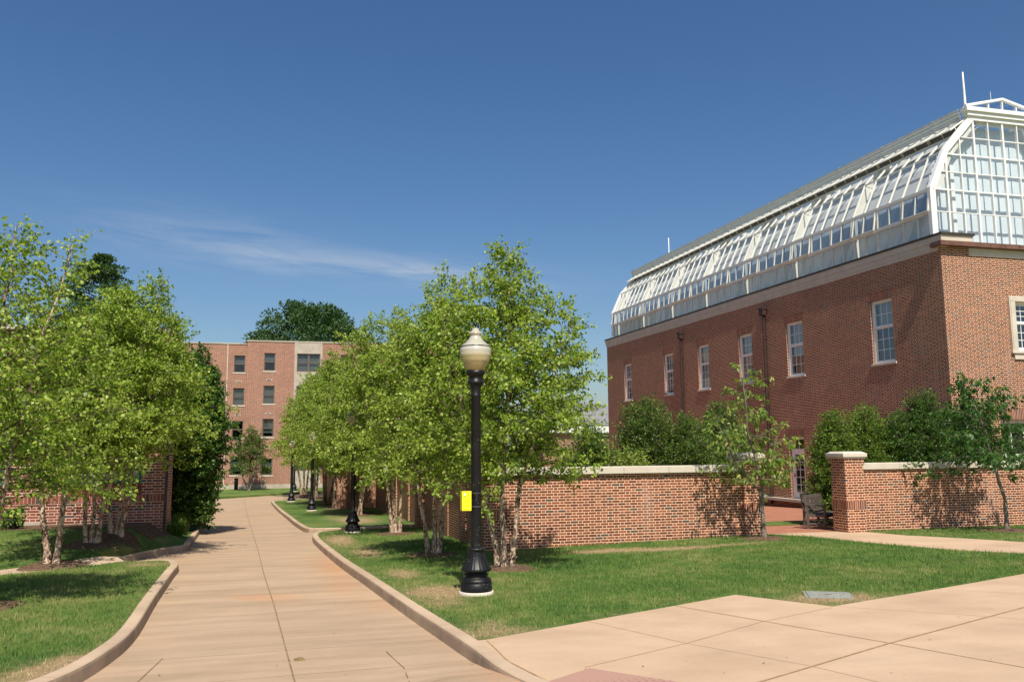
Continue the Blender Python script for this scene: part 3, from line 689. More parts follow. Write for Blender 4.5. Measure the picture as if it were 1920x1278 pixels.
GB = 'river birches lining the driveway'
def P_(R, H, sk=.34, pk=.42):      # birch crown outline: low skirt, widest near the bottom, tapering to a pointed top
    return [(0, 0), (H * sk * .7, R * .45), (H * sk, R * .9), (H * (sk + .1), R), (H * .52, R * .86), (H * .66, R * .64), (H * .8, R * .42), (H * .92, R * .22), (H, R * .1)]
def birch(label, px, py, seed, H, R, stems, nbr=64, u=None, **kw):
    if px is not None: u, v = gp(px, py)
    else: u, v = u
    r = thing('river_birch', label, 'tree', u, v, Lz(u, v), group=GB)
    r.rotation_euler = (0, 0, 0)       # stems given across / along the view
    tree(r, seed, stems, P_(R, H, kw.pop('sk', .35), kw.pop('pk', .42)), nbr, kw.pop('leaf', M_birchleaf), M_birch, twm=M_twig, curls=kw.pop('curls', 60), **kw)
    mound(u, v, kw.get('mr', .62), seed); return r
st = lambda bx, by, l, h: ((bx, by), l, h)
A = birch('tallest river birch of three stems, just behind the big street lamp on the front lawn', 948, 1066, 11, 6.35, 2.35,
      [st(-.12, .05, [(1.55, -.47, .15), (3, -.9, .3), (5.0, -1.25, .4)], 5.2), st(-.02, 0, [(1.5, -.03, -.1), (3.2, .06, -.1), (6.35, .1, 0)], 6.35), st(.1, .05, [(1.5, .28, .1), (3, .75, .2), (4.9, 1.35, .3)], 5.0)],
      80, r0=.05, per=20, b0=.31)
B = birch('river birch of pale thin stems on the lawn left of the big street lamp', 812, 1040, 12, 6.5, 1.95,
      [st(-.1, .0, [(1.4, -.36, 0), (3, -.5, .1), (5.4, -.75, .2)], 5.4), st(0, 0, [(1.5, .05, .1), (3, .15, .2), (6.5, .6, .3)], 6.4), st(.1, 0, [(1.5, .22, -.1), (3, .45, -.2), (5.8, .1, -.3)], 5.9)],
      72, r0=.045, per=20, b0=.31)
Cc = birch('river birch of three stems behind the second street lamp from the front', 742, 1001, 13, 7.1, 2.4,
      [st(-.12, 0, [(2.2, -.45, -.1), (4, -1.0, -.2), (6.2, -1.7, -.4)], 6.3), st(0, 0, [(2.2, -.15, .1), (4, .1, .2), (7.1, 0, .3)], 7.1), st(.12, 0, [(2.2, .25, -.1), (4, .55, -.2), (6.3, .8, -.3)], 6.3)],
      66, r0=.048, per=18, b0=.31, llen=.080, lw=.062, curls=20)
def bcopy(src, px, py, rz, sc, label, zz=1, dv=0):
    u, v = gp(px, py); v += dv; mound(u, v, .65, int(px)); return copy_tree(src, 'river_birch', label, 'tree', u, v, rz - TH, sc, GB, zz)
bcopy(B, 674, 962, 1.1, 1.34, 'river birch right behind the pole of the second street lamp, beyond the kerb')
bcopy(Cc, 628, 953, 2.3, 1.2, 'dark stemmed river birch fourth from the wall corner, between second and third lamps')
bcopy(A, 610, 946, 4.0, 1.36, 'river birch standing just right of the third street lamp')
bcopy(Cc, 592, 936, 5.0, 1.26, 'slim river birch behind the third street lamp near the brick wall')
bcopy(B, 569, 928, 0.5, 1.36, 'farthest river birch on the right row, white stems beside the fourth street lamp')
bcopy(A, 705, 985, 2.7, 1.12, 'low crowned river birch filling the gap before the second brick pier', dv=8)
L1 = birch('river birch with two widely forked peeling stems at the left edge of the side path', 98, 1060, 21, 5.5, 2.3,
      [st(-.08, 0, [(.8, -.22, 0), (2.1, -.42, .1), (3.6, -.7, .3), (5, -.8, .3)], 5.0), st(.08, 0, [(.8, .12, 0), (2.1, .2, -.1), (3.4, .3, 0), (5.2, .5, 0)], 5.3)],
      90, r0=.058, per=20, b0=.37, curls=130, sk=.40)
L2 = birch('river birch of three stems in the mulch ring on the left back lawn', 172, 1020, 22, 6.4, 2.4,
      [st(-.1, 0, [(2, -.25, 0), (3.5, -.4, .2), (5, -.8, .2)], 5.2), st(0, 0, [(2, .02, .1), (4, .3, .1), (6.1, .45, .2)], 6.1), st(.12, 0, [(1.0, .22, 0), (2.4, .55, -.1), (4, .9, -.2), (5.4, 1.1, 0)], 5.4)],
      80, r0=.045, per=20, b0=.34, curls=60, sk=.37)
L3 = birch('river birch of three slim stems in the mulch bed against the left brick building', 218, 1004, 23, 6.6, 2.5,
      [st(-.12, 0, [(2, -.3, 0), (3.6, -.7, .2), (5.2, -1.3, .2)], 5.4), st(0, 0, [(2, .1, .1), (4, .5, .1), (6.6, .7, .2)], 6.6), st(.1, 0, [(2, .35, 0), (4, 1.0, -.2), (5.6, 1.3, 0)], 5.6)],
      72, r0=.044, per=19, b0=.34, llen=.078, lw=.06, curls=30, sk=.38)
u, v = gp(-45, 1140)
L0 = birch('river birch reaching in from the left edge with loose upper branches against the sky', -45, 1140, 24, 5.75, 2.2,
      [st(-.1, 0, [(2, -.3, 0), (5.2, -.9, .2)], 5.3), st(0, 0, [(2, .1, .1), (4, .2, .1), (5.75, .2, .2)], 5.75), st(.1, 0, [(2, .4, 0), (4, .9, -.2), (5.6, 1.2, 0)], 5.4)],
      60, r0=.036, per=12, curls=20)

u, v = gp(300, 990)
copy_tree(B, 'river_birch', 'river birch crown above the corner of the left building beside the dark hedge tree', 'tree', -4.3, 31.5, 1.0, 1.08, GB)

# dogwoods with drooping leaves, in tiers
GD = 'young dogwoods along the garden wall'
def dogwood(label, u, v, seed, H, R, lean, leaf, nbr=26, tr=.045, cx=0, **kw):
    r = thing('dogwood_tree', label, 'tree', u, v, Lz(u, v), group=GD); r.rotation_euler = (0, 0, 0)
    pr = kw.pop('prof', [(0, 0), (H * .2, R * .5), (H * .3, R), (H * .5, R * .9), (H * .68, R * .6), (H * .85, R * .35), (H, R * .15)])
    tree(r, seed, [((0, 0), lean, H)] + kw.pop('more', []), pr, nbr, leaf, M_dogbark, llen=kw.pop('llen', .125), lw=kw.pop('lw', .052), per=kw.pop('per', 11), ntw=kw.pop('ntw', 6), twl=kw.pop('twl', .3), rise=kw.pop('rise', .3), droop=.12, b0=kw.pop('b0', .24), r0=tr, twm=M_dogbark, hang=1.0, wiggle=.05, **kw)
    return r
u, v = gp(1433, 1010); mound(u, v, .55, 31)
dogwood('young dogwood with a slim straight trunk on the lawn before the gate opening', u, v, 31, 4.25, 1.5, [(1.3, -.02, 0), (2.5, -.4, 0), (4.25, -.45, 0)], M_dogleaf, 23, per=11, ntw=4.5, lw=.062, llen=.14, b0=.31, more=[((0, 0), [(1.15, -.02, 0), (1.7, -.45, 0), (3.0, -1.15, 0)], 3.0), ((0, 0), [(1.2, -.02, 0), (1.8, .3, .1), (2.5, .45, .1)], 2.5)],
        prof=[(0, 0), (.9, .35), (1.25, .8), (1.9, 1.15), (2.6, 1.3), (3.1, .95), (3.6, .7), (4.25, .4)])
u, v = gp(1888, 995); mound(u, v, .6, 32)
dogwood('dark leaved dogwood with a crooked trunk at the right edge in front of the wall', u, v, 32, 3.9, 1.85, [(.8, .02, 0), (1.35, -.12, 0), (2.5, -.35, 0), (3.9, -.8, 0)], M_dogleaf2, 52, b0=.36, per=14, lw=.062,
        prof=[(0, 0), (1.0, .8), (1.3, 1.5), (1.9, 1.9), (2.5, 1.8), (3.0, 1.45), (3.5, .95), (3.9, .5)])
dogwood('small bushy dogwood behind the gate opening in the planting strip', 13.55, 23.9, 33, 2.75, .95, [(.9, .03, 0), (2.75, 0, 0)], M_dogleaf, 50, b0=.3, tr=.05, per=16,
        prof=[(0, 0), (.7, .5), (1.0, .9), (1.6, 1.0), (2.2, .8), (2.75, .35)])

# bushes: stems fanned from the base, leaves on the outside
def bush(name, label, cat, u, v, seed, H, R, mat, nst=7, nbr=60, llen=.07, lw=.035, per=12, group=None, z=None, ntw=7, prof=None, sx=1, b0=.12, twl=.32, curve=.9):
    r = thing(name, label, cat, u, v, Lz(u, v) if z is None else z, group=group); rs = random.Random(seed); stems = []
    for k in range(nst):
        a = k * 2.4 + rs.random(); s = R * curve * math.sqrt((k + .3) / nst) * .62; hh = H * rs.uniform(.62, 1.0) if k else H
        stems.append(((.06 * math.cos(a), .06 * math.sin(a)), [(hh * .4, s * .6 * math.cos(a), s * .6 * math.sin(a)), (hh, s * math.cos(a), s * math.sin(a))], hh))
    tree(r, seed, stems, prof or [(0, R * .6), (H * .2, R * .95), (H * .5, R), (H * .75, R * .75), (H, R * .25)], nbr, mat, M_twig, llen=llen, lw=lw, per=per, ntw=ntw, twl=twl, rise=.7, droop=.1, b0=b0, r0=.025, hang=.1, leafname='foliage', wiggle=.05)
    r.scale = (sx, 1, 1); return r
bush('hedge_tree', 'dense dark hornbeam column overhanging the left edge of the driveway', 'tree', -3.45, 32.4, 41, 6.3, 1.6, M_hedge, 6, 150, .10, .07, 18, ntw=9, prof=[(0, .75), (.9, 1.0), (2.0, 1.45), (3.2, 1.65), (4.4, 1.35), (5.4, .75), (6.3, .2)], b0=.02)
h2 = bush('hedge_tree', 'lower dark hornbeam just behind the one overhanging the driveway', 'tree', -4.9, 34.5, 42, 6.0, 1.6, M_hedge, 5, 90, .11, .075, 15, ntw=7, b0=.05)
GS = 'shrubs behind the garden wall'
for k, (px, v, H, R, mat, lab) in enumerate([
        (1110, 22.6, 2.9, 1.1, M_shrub, 'dark shrub rising behind the wall at the tip of the tallest birch'),
        (1215, 24.0, 3.8, 1.3, M_shrub, 'loose forked shrub behind the wall below the second upstairs window from the left'),
        (1290, 23.0, 3.1, 1.15, M_shrub, 'rounded reddish green shrub behind the wall beside the lawn dogwood'),
        (1352, 25.0, 3.7, 1.15, M_shrub, 'tall shrub behind the crown of the lawn dogwood'),
        (1566, 22.5, 3.35, .85, M_shrub2, 'bright green shrub directly behind the capped pillar'),
        (1628, 23.0, 3.5, 1.0, M_shrub2, 'feathery light green shrub under the nearest upstairs window'),
        (1690, 22.6, 3.2, 1.0, M_hedge, 'dark holly like shrub behind the right wall'),
        (1738, 22.4, 3.85, 1.25, M_hedge, 'dense dark round topped shrub at the corner of the greenhouse hall'),
        (1820, 22.2, 3.4, 1.2, M_hedge, 'dark shrub behind the crooked dogwood near the right edge')]):
    d = ray(px, 900); uu = v * (d[0] * CU + d[1] * SU) / (-d[0] * SU + d[1] * CU)
    bush('garden_shrub', lab, 'shrub', uu, v, 60 + k, H, R, mat, 9, 80, .075, .034, 12, group=GS, ntw=7)
bush('low_hedge', 'low clipped yellow green hedge just above the wall coping', 'shrub', 9.0, 22.2, 75, 2.25, .9, M_birchleaf, 6, 50, .05, .03, 12, sx=1.6)
bush('garden_plant', 'small broad leaved plant at the foot of the left brick wall', 'plant', -7.0, 25.3, 76, .5, .28, M_dogleaf2, 5, 12, .12, .06, 4, ntw=4, twl=.15)
# small tree before the far building
u, v = gp(470, 915)
r = thing('slender_tree', 'small feathery tree on the grass in front of the far brick building', 'tree', u, 77.5, Lz(u, 77.5)); r.rotation_euler = (0, 0, 0)
tree(r, 81, [((0, 0), [(1.2, .05, 0), (5.4, .1, 0)], 5.4), ((.05, 0), [(1.2, .5, 0), (4.6, 1.0, 0)], 4.4), ((-.05, 0), [(1.2, -.5, 0), (4.2, -.8, 0)], 4.2)], [(0, 0), (1.2, 1.0), (2.2, 1.9), (3.4, 1.7), (4.6, .9), (5.4, .25)], 52, M_shrub, M_dogbark, llen=.16, lw=.06, per=14, ntw=5, twl=.5, b0=.3, r0=.07)
# liriope edging by the hedge tree
rs = np.random.default_rng(9)
for k, (uu, vv, n) in enumerate([(-3.35, 28.2, 260), (-3.55, 29.6, 240), (-3.75, 31.2, 240), (-3.7, 33.0, 220)]):
    mb = MB()
    for _ in range(n):
        a = rs.uniform(0, 6.28); q = rs.random() ** .6 * .45; x, y = q * math.cos(a), q * math.sin(a); b = rs.uniform(0, 6.28); l = rs.uniform(.25, .5); o_ = rs.uniform(.1, .28); w = .012
        c, s = math.cos(b), math.sin(b); p0 = (x - s * w, y + c * w, 0); p1 = (x + s * w, y - c * w, 0)
        m0 = (x + c * o_ * .5 - s * w, y + s * o_ * .5 + c * w, l * .8); m1_ = (x + c * o_ * .5 + s * w, y + s * o_ * .5 - c * w, l * .8); tp = (x + c * o_ * 1.2, y + s * o_ * 1.2, l * .75)
        mb.add([p0, p1, m1_, m0, tp], [(0, 1, 2, 3), (3, 2, 4)])
    r = thing('grass_clump', ['nearest arching grass clump at the mulch edge by the driveway kerb', 'second arching grass clump from the front beside the driveway kerb', 'third arching grass clump from the front under the hornbeam', 'farthest arching grass clump under the hornbeam'][k], 'plant', uu, vv, Lz(uu, vv), group='grass clumps under the hornbeam')
    o = mb.build('foliage', M_shrub, r); at = o.data.attributes.new('rnd', 'FLOAT', 'FACE'); at.data.foreach_set('value', rs.random(len(o.data.polygons)))
# big far trees
def fartree(name, label, u, v, seed, H, R, mat, base, nleaf, lsz, conic=False):
    r = thing(name, label, 'tree', u, v, Lz(u, v)); rs = np.random.default_rng(seed); tk = MB(); tk.tube([(0, 0, 0), (.1, 0, H * .4), (0, 0, H * .93)], [.35, .28, .05], 8)
    lv = Leaves(); n_cl = 240 if not conic else 150
    for k in range(n_cl):
        if conic:
            f = rs.random() ** .8; h = base + (H - base) * f; a = k * 2.4; rr = R * (1 - f) ** .62 * rs.uniform(.35, 1.15) + .1
            c = np.array([rr * math.cos(a), rr * math.sin(a), h + rr * .25]); sc = np.array([.22 + .28 * rr, .22 + .28 * rr, .16])
            if k % 2 == 0: tk.tube([(0, 0, h), tuple(c)], [.06, .02], 4, cap=False)
        else:
            d = rs.normal(size=3); d /= np.linalg.norm(d); q = rs.uniform(.55, 1.0) ** .5; c = np.array([d[0] * R * q, d[1] * R * q, (base + H) / 2 + d[2] * (H - base) / 2 * q]); sc = np.array([.85, .85, .6]) * R / 5
            if k % 4 == 0: tk.tube([(0, 0, H * .35), tuple(c * .6 + np.array([0, 0, H * .15])), tuple(c)], [.14, .07, .02], 5, cap=False)
        m = nleaf // n_cl; dd = rs.normal(size=(m, 3)); dd /= np.linalg.norm(dd, axis=1)[:, None]; q = rs.random(m)[:, None] ** .4
        lv.add(c + dd * q * sc, dd + np.array([0, 0, .2]), lsz * rs.uniform(.6, 1.3, m), lsz * .6 * rs.uniform(.6, 1.3, m))
    tk.build('trunk', M_dogbark, r); lv.build('foliage', mat, r, rs); return r
fartree('maple_tree', 'big dark domed tree showing above the roof of the far brick building', 1.7, 100, 91, 20.0, 6.6, M_oak, 8.5, 42000, .36)
fartree('pine_tree', 'dark blue green pine tip rising above the birches on the left', -10.6, 52, 92, 14.3, 3.2, M_pine, 5, 22000, .17, True)
fartree('garden_tree', 'leafy tree beyond the left building seen through gaps in the birches', -9.5, 50, 93, 8.6, 3.0, M_birchleaf2, 2.0, 16000, .16)
fartree('garden_tree', 'mid green tree closing the end of the right birch row before the far building', 5.2, 70, 94, 8.2, 2.6, M_birchleaf2, 1.5, 16000, .18)
fartree('garden_tree', 'tree standing behind the garden wall between the birch row and the hall', 9.2, 46, 95, 5.6, 2.1, M_hedge, .8, 16000, .16)

# ------------------------------------------------------------------ street lamps
def lamp_parts(r, full=True):
    n = 40 if full else 20
    p = MB(); p.lathe([(.265, -.15), (.272, .03), (.262, .052), (.0, .053)], n); p.build('footing', M_stone, r)
    b = MB(); b.lathe([(.242, .05), (.244, .07), (.242, .175), (.228, .185), (.236, .195), (.236, .21), (.215, .245), (.175, .26), (.17, .275), (.186, .288), (.186, .305), (.165, .318), (.168, .335), (.232, .355), (.238, .372), (.225, .40), (.19, .45), (.155, .53), (.128, .62), (.122, .655), (.134, .665), (.134, .685), (.11, .695), (.1, .70)], n * 2 if full else n, flute=(24, .035, .36, .64))
    b.build('base', M_black, r)
    q = MB(); q.lathe([(.086, .69), (.084, .8), (.074, 3.02), (.08, 3.03), (.08, 3.05), (.072, 3.06), (.08, 3.16), (.11, 3.215), (.128, 3.235), (.128, 3.262), (.112, 3.275), (.112, 3.30), (.10, 3.315), (.12, 3.35), (.143, 3.375), (.148, 3.43), (.12, 3.435)], 64 if full else 24, flute=(16, .07, .75, 3.0))
    q.build('pole', M_black, r)
    g = MB(); prof = [(.126, 3.43), (.17, 3.50)]
    for k in range(1, 15):
        z = 3.50 + .022 * k; rr = .17 + .075 * math.sin(min(1, k / 9.5) * math.pi / 2) - (.018 * max(0, (k - 10) / 4) ** 2); prof.append((rr + (.006 if k in (4, 8, 12) else 0), z))
    g.lathe(prof, n); gl = g.build('globe', M_globe, r)
    c = MB(); c.lathe([(.228, 3.806), (.232, 3.815), (.228, 3.824)], n); c.build('globe_band', M_dark, r)
    k = MB(); k.lathe([(.226, 3.825), (.215, 3.845), (.185, 3.855), (.176, 3.872), (.15, 3.89), (.115, 3.93), (.09, 3.975), (.086, 4.0), (.104, 4.015), (.106, 4.035), (.09, 4.05), (.06, 4.075), (.05, 4.1), (.032, 4.115), (.01, 4.12)], n); k.build('globe_cap', M_globe, r)
    f = MB(); f.lathe([(.012, 4.115), (.012, 4.145), (.034, 4.165), (.03, 4.175), (.01, 4.2), (.003, 4.25)], 12); f.build('finial', M_black, r)
t = NT('painted_refraction_globe'); s = t.n('SeparateXYZ'); t.t.links.new(t.obj(), s.inputs[0])
col = t.ramp(t.m('DIVIDE', t.m('SUBTRACT', s.outputs[2], 3.43), .7), [(.05, (.60, .45, .20)), (.3, (.66, .54, .28)), (.5, (.70, .68, .58)), (.62, (.62, .60, .48)), (.9, (.66, .60, .44))])  # height ramp paints the globe's reflection and refraction into its colour
rib = t.noise(120, 2)
b = t.pbr(col, .22, .8, t.bump(rib, .15, .004), Coat_Weight=.5, Transmission_Weight=.35, Coat_Roughness=.1); M_globe = t.mat
GL = 'street lamps along the right kerb'
LAMPL = ['large black street lamp with amber globe and yellow box, nearest the camera', 'second black street lamp from the front, globe hidden in birch leaves',
         'third black street lamp from the front, base in birch shade', 'fourth black street lamp at the far kerb nose', 'farthest black street lamp, just behind the fourth on the far grass']
lamp0 = None
for k, (px, py) in enumerate([(893, 1113), (661, 998), (584, 957), (546, 940), (551, 921)]):
    u, v = gp(px, py)
    if k == 0:
        lamp0 = thing('street_lamp', LAMPL[0], 'street lamp', u, v, Lz(u, v), group=GL); lamp_parts(lamp0)
    else:
        c = lamp0.copy(); C.objects.link(c); c.location = w3(u, v, Lz(u, v)); c['label'] = LAMPL[k]
        for ch in lamp0.children:
            d = ch.copy(); C.objects.link(d); d.parent = c
# yellow box strapped to the first pole
u, v = gp(893, 1113); r = thing('yellow_box', 'bright yellow plastic box strapped to the pole of the nearest lamp', 'box', u, v, Lz(u, v) + 1.27)
mb = MB(); mb.box(-.235, -.10, -.10, .06, 0, .285, 0, .008); mb.build('box_body', M_yellow, r)
mb = MB(); mb.box(-.245, -.095, -.112, -.094, -.006, .292, 0, .006); mb.box(-.24, -.225, -.09, .05, -.004, .29); mb.build('lid', M_yellow, r)
mb = MB(); mb.box(-.215, -.19, -.122, -.112, .22, .262, 0, .003); mb.build('latch', M_white, r)
for z in (.035, .24):
    mb = MB(); mb.lathe([(.086, z), (.089, z + .002), (.089, z + .022), (.086, z + .024)], 24); mb.build('strap', M_dark, r)

# ------------------------------------------------------------------ garden walls
def soldier_face(mb, x0, x1, y, z0, z1): mb.box(x0, x1, y, y + .05, z0, z1)
WT, WB = -.645, -2.75       # underside of coping, below the ground
root = thing('garden_wall', 'long brick garden wall with pale stone coping, running back beside the driveway', 'wall', 4.53, 20.0, 0)
ox, oy = 4.53, 20.0
mb = MB(); X = lambda a: a - ox; Y = lambda a: a - oy
mb.box(X(4.53), X(4.80), 0, .56, WB, WT); mb.box(X(4.80), X(5.10), .018, .56, WB, WT)         # corner pier
mb.box(X(5.10), X(11.28), .04, .42, WB, -.895); mb.box(X(5.10), X(11.28), .052, .41, -.895, WT)       # panel
mb.box(X(4.66), X(5.02), .56, 9.9, WB, WT)                                                  # return along the driveway
for v0 in (22.6, 25.2, 27.8): mb.box(X(4.62), X(4.66), Y(v0), Y(v0 + .5), WB, WT)
mb.box(X(4.42), X(5.05), Y(29.9), Y(30.5), WB, -.58)
mb.box(X(4.72), X(5.05), Y(30.5), Y(47.6), WB - 1, WT - .1)
for v0 in (34, 38, 42): mb.box(X(4.66), X(4.72), Y(v0), Y(v0 + .5), WB - 1, WT - .1)
mb.box(X(2.85), X(5.05), Y(47.6), Y(48.1), WB - 1, WT - .2)
mb.box(X(2.6), X(3.15), Y(47.3), Y(47.6), WB - 1, WT - .1); mb.box(X(2.85), X(3.2), Y(48.1), Y(66), WB - 1, WT - .35)
mb.box(X(11.28), X(11.42), .03, .5, WB, WT)
wall = mb.build('brick_wall', M_brick, root)
mb = MB(); cz = WT
segs = [(X(4.47), X(11.36), -.05, .60 if False else .48)]
k = X(4.47)
while k < X(11.36) - .1:
    k2 = min(k + 1.22, X(11.36)); mb.box(k, k2 - .004, -.055, .47, cz, cz + .175, 0, .012); k = k2
k = .47
while k < 9.9:
    k2 = min(k + 1.22, 9.9); mb.box(X(4.60), X(5.08), k + .003, k2, cz, cz + .175, 0, .012); k = k2
k = 30.5
while k < 47.6:
    mb.box(X(4.66), X(5.1), Y(k), Y(min(k + 1.2, 47.55)) - .004, WT - .1, WT + .06, 0, .012); k += 1.2
mb.box(X(2.8), X(4.62), Y(47.55), Y(48.15), WT - .2, WT - .04, 0, .01)
k = 48.15
while k < 66: mb.box(X(2.8), X(3.25), Y(k), Y(k + 1.19), WT - .35, WT - .2, 0, .01); k += 1.2
mb.build('coping', M_stone, root)
mb = MB(); mb.box(X(4.34), X(5.12), Y(29.82), Y(30.58), -.58, -.45, 0, .015); mb.box(X(2.5), X(3.25), Y(47.2), Y(47.7), WT - .1, WT + .05, 0, .01); mb.build('pier_cap', M_stone, root)
mb = MB(); mb.box(X(4.518), X(5.112), -.012, .5, -1.68, -1.475); mb.box(X(4.405), X(5.06), Y(29.885), Y(30.45), -1.68, -1.475); mb.build('soldier_course', M_brickS, root)
def capped_pillar(label, u0, u1, group):
    r = thing('gate_pillar', label, 'pillar', u0, 19.93, 0, group=group); w = u1 - u0
    mb = MB(); mb.box(0, w, 0, .62, -2.6, -.35); mb.build('brick_shaft', M_brick, r)
    mb = MB(); mb.box(-.012, w + .012, -.012, .632, -1.68, -1.475); mb.build('soldier_course', M_brickS, r)
    mb = MB(); mb.box(-.022, w + .022, -.022, .642, -.42, -.352); mb.build('corbel_course', M_brick, r)
    mb = MB(); mb.box(-.05, w + .05, -.05, .67, -.348, -.305, 0, .008); mb.box(-.085, w + .085, -.085, .705, -.303, -.20, 0, .01)
    a, b, c, d, e = -.085, w + .085, -.085, .705, .075
    mb.add([(a + .03, c + .03, -.2), (b - .03, c + .03, -.2), (b - .03, d - .03, -.2), (a + .03, d - .03, -.2), (a + .1, c + .1, -.155), (b - .1, c + .1, -.155), (b - .1, d - .1, -.155), (a + .1, d - .1, -.155)],
           [(0, 1, 5, 4), (1, 2, 6, 5), (2, 3, 7, 6), (3, 0, 4, 7), (4, 5, 6, 7)]); mb.build('stone_cap', M_stone, r); return r
capped_pillar('brick pillar with stone cap at the right side of the gate opening', 14.46, 15.04, 'gate pillars')
capped_pillar('brick pillar with stone cap left of the gate opening, half hidden by the lawn dogwood', 11.42, 11.95, 'gate pillars')
root = thing('garden_wall', 'straight brick garden wall with stone coping right of the capped pillar', 'wall', 15.04, 20.05, 0)
mb = MB(); mb.box(0, 15, 0, .36, -2.7, -.895); mb.box(0, 15, .012, .35, -.895, WT); mb.build('brick_wall', M_brick, root)
mb = MB(); mb.box(0, .12, -.013, .2, -1.68, -1.475); mb.build('soldier_course', M_brickS, root)
mb = MB(); k = 0
while k < 15: mb.box(k + (.0 if k else .0), k + 1.216, -.055, .42, WT, WT + .175, 0, .012); k += 1.22
mb.build('coping', M_stone, root)

# ------------------------------------------------------------------ walls with openings
def wall_face(mb, axis, pos, a0, a1, z0, z1, ops, depth=.2, mi=0, inward=1):
    """upright wall skin in the plane axis=pos, openings (a0,a1,z0,z1) cut out, with reveals of the given depth"""
    A_ = sorted({a0, a1, *[o[0] for o in ops], *[o[1] for o in ops]}); Z_ = sorted({z0, z1, *[o[2] for o in ops], *[o[3] for o in ops]})
    P = (lambda a, z, d=0: (pos + d * inward, a, z)) if axis == 'x' else (lambda a, z, d=0: (a, pos + d * inward, z))
    for i in range(len(A_) - 1):
        for j in range(len(Z_) - 1):
            ca, cz_ = (A_[i] + A_[i + 1]) / 2, (Z_[j] + Z_[j + 1]) / 2
            if any(o[0] < ca < o[1] and o[2] < cz_ < o[3] for o in ops): continue
            mb.add([P(A_[i], Z_[j]), P(A_[i + 1], Z_[j]), P(A_[i + 1], Z_[j + 1]), P(A_[i], Z_[j + 1])], [(0, 1, 2, 3)], mi)
    for o in ops:
        c = [(o[0], o[2]), (o[1], o[2]), (o[1], o[3]), (o[0], o[3])]
        for k in range(4):
            p, q = c[k], c[(k + 1) % 4]; mb.add([P(*p), P(*q), P(*q, depth), P(*p, depth)], [(0, 1, 2, 3)], mi)
def sash_window(parent, axis, pos, a0, a1, z0, z1, cols, rows_t, rows_b, mframe, rec=.11, fr=.085, split=.42, blind=1.0, inward=1, mbar=.022, backing=M_blind, name='window', sill=None, glassm=None, group=None):
    """double-hung window set into an opening; window > frame is the part itself, glass / sill are sub-parts"""
    B = (lambda mb, a, b, d0, d1, z, zz, **k: mb.box(*sorted((pos + d0 * inward, pos + d1 * inward)), a, b, z, zz, **k)) if axis == 'x' else (lambda mb, a, b, d0, d1, z, zz, **k: mb.box(a, b, *sorted((pos + d0 * inward, pos + d1 * inward)), z, zz, **k))
    mb = MB(); d0, d1 = rec, rec + .07
    B(mb, a0, a0 + fr, d0 - .05, d1 + .02, z0, z1); B(mb, a1 - fr, a1, d0 - .05, d1 + .02, z0, z1); B(mb, a0 + fr, a1 - fr, d0 - .05, d1 + .02, z1 - fr, z1); B(mb, a0 + fr, a1 - fr, d0 - .05, d1 + .02, z0, z0 + fr)
    i0, i1, j0, j1 = a0 + fr, a1 - fr, z0 + fr, z1 - fr; mz = j1 - (j1 - j0) * split
    B(mb, i0, i1, d0 - .01, d0 + .045, mz - .03, mz + .03)
    for (lo, hi, nr, dd) in ((mz + .03, j1, rows_t, 0), (j0, mz - .03, rows_b, .025)):
        s = .035
        B(mb, i0, i0 + s, d0 + dd, d0 + dd + .03, lo, hi); B(mb, i1 - s, i1, d0 + dd, d0 + dd + .03, lo, hi); B(mb, i0 + s, i1 - s, d0 + dd, d0 + dd + .03, lo, lo + s); B(mb, i0 + s, i1 - s, d0 + dd, d0 + dd + .03, hi - s, hi)
        for k in range(1, cols):
            x = i0 + s + (i1 - i0 - 2 * s) * k / cols; B(mb, x - mbar / 2, x + mbar / 2, d0 + dd + .003, d0 + dd + .027, lo + s, hi - s)
        for k in range(1, nr):
            z = lo + s + (hi - lo - 2 * s) * k / nr
            for c in range(cols):
                xa = i0 + s + (i1 - i0 - 2 * s) * c / cols + mbar / 2; xb = i0 + s + (i1 - i0 - 2 * s) * (c + 1) / cols - mbar / 2; B(mb, xa, xb, d0 + dd + .005, d0 + dd + .025, z - mbar / 2, z + mbar / 2)
    f = mb.build(name, mframe, parent)
    g = MB()
    for (lo, hi, dd) in ((mz, j1, .016), (j0, mz, .041)):
        P = (lambda a, z: (pos + (d0 + dd) * inward, a, z)) if axis == 'x' else (lambda a, z: (a, pos + (d0 + dd) * inward, z))
        g.add([P(i0, lo), P(i1, lo), P(i1, hi), P(i0, hi)], [(0, 1, 2, 3)])
    g.build('glass', glassm or M_glass, f)
    bl = MB(); bz = j1 - (j1 - j0) * blind; n = 10
    for k in range(n):
        x = i0 + (i1 - i0) * k / n; x2 = i0 + (i1 - i0) * (k + 1) / n; e = .012 * (k % 2)
        if blind > 0: B(bl, x, x2, d1 + .1 + e, d1 + .112 + e, bz, j1)
    if blind > 0: bl.build('blind', backing, f)
    if sill:
        s = MB(); B(s, a0 - .09, a1 + .09, -.04, rec + .05, z0 - sill, z0 - .002, bev=.01); s.build('sill', M_stone, f)
    return f

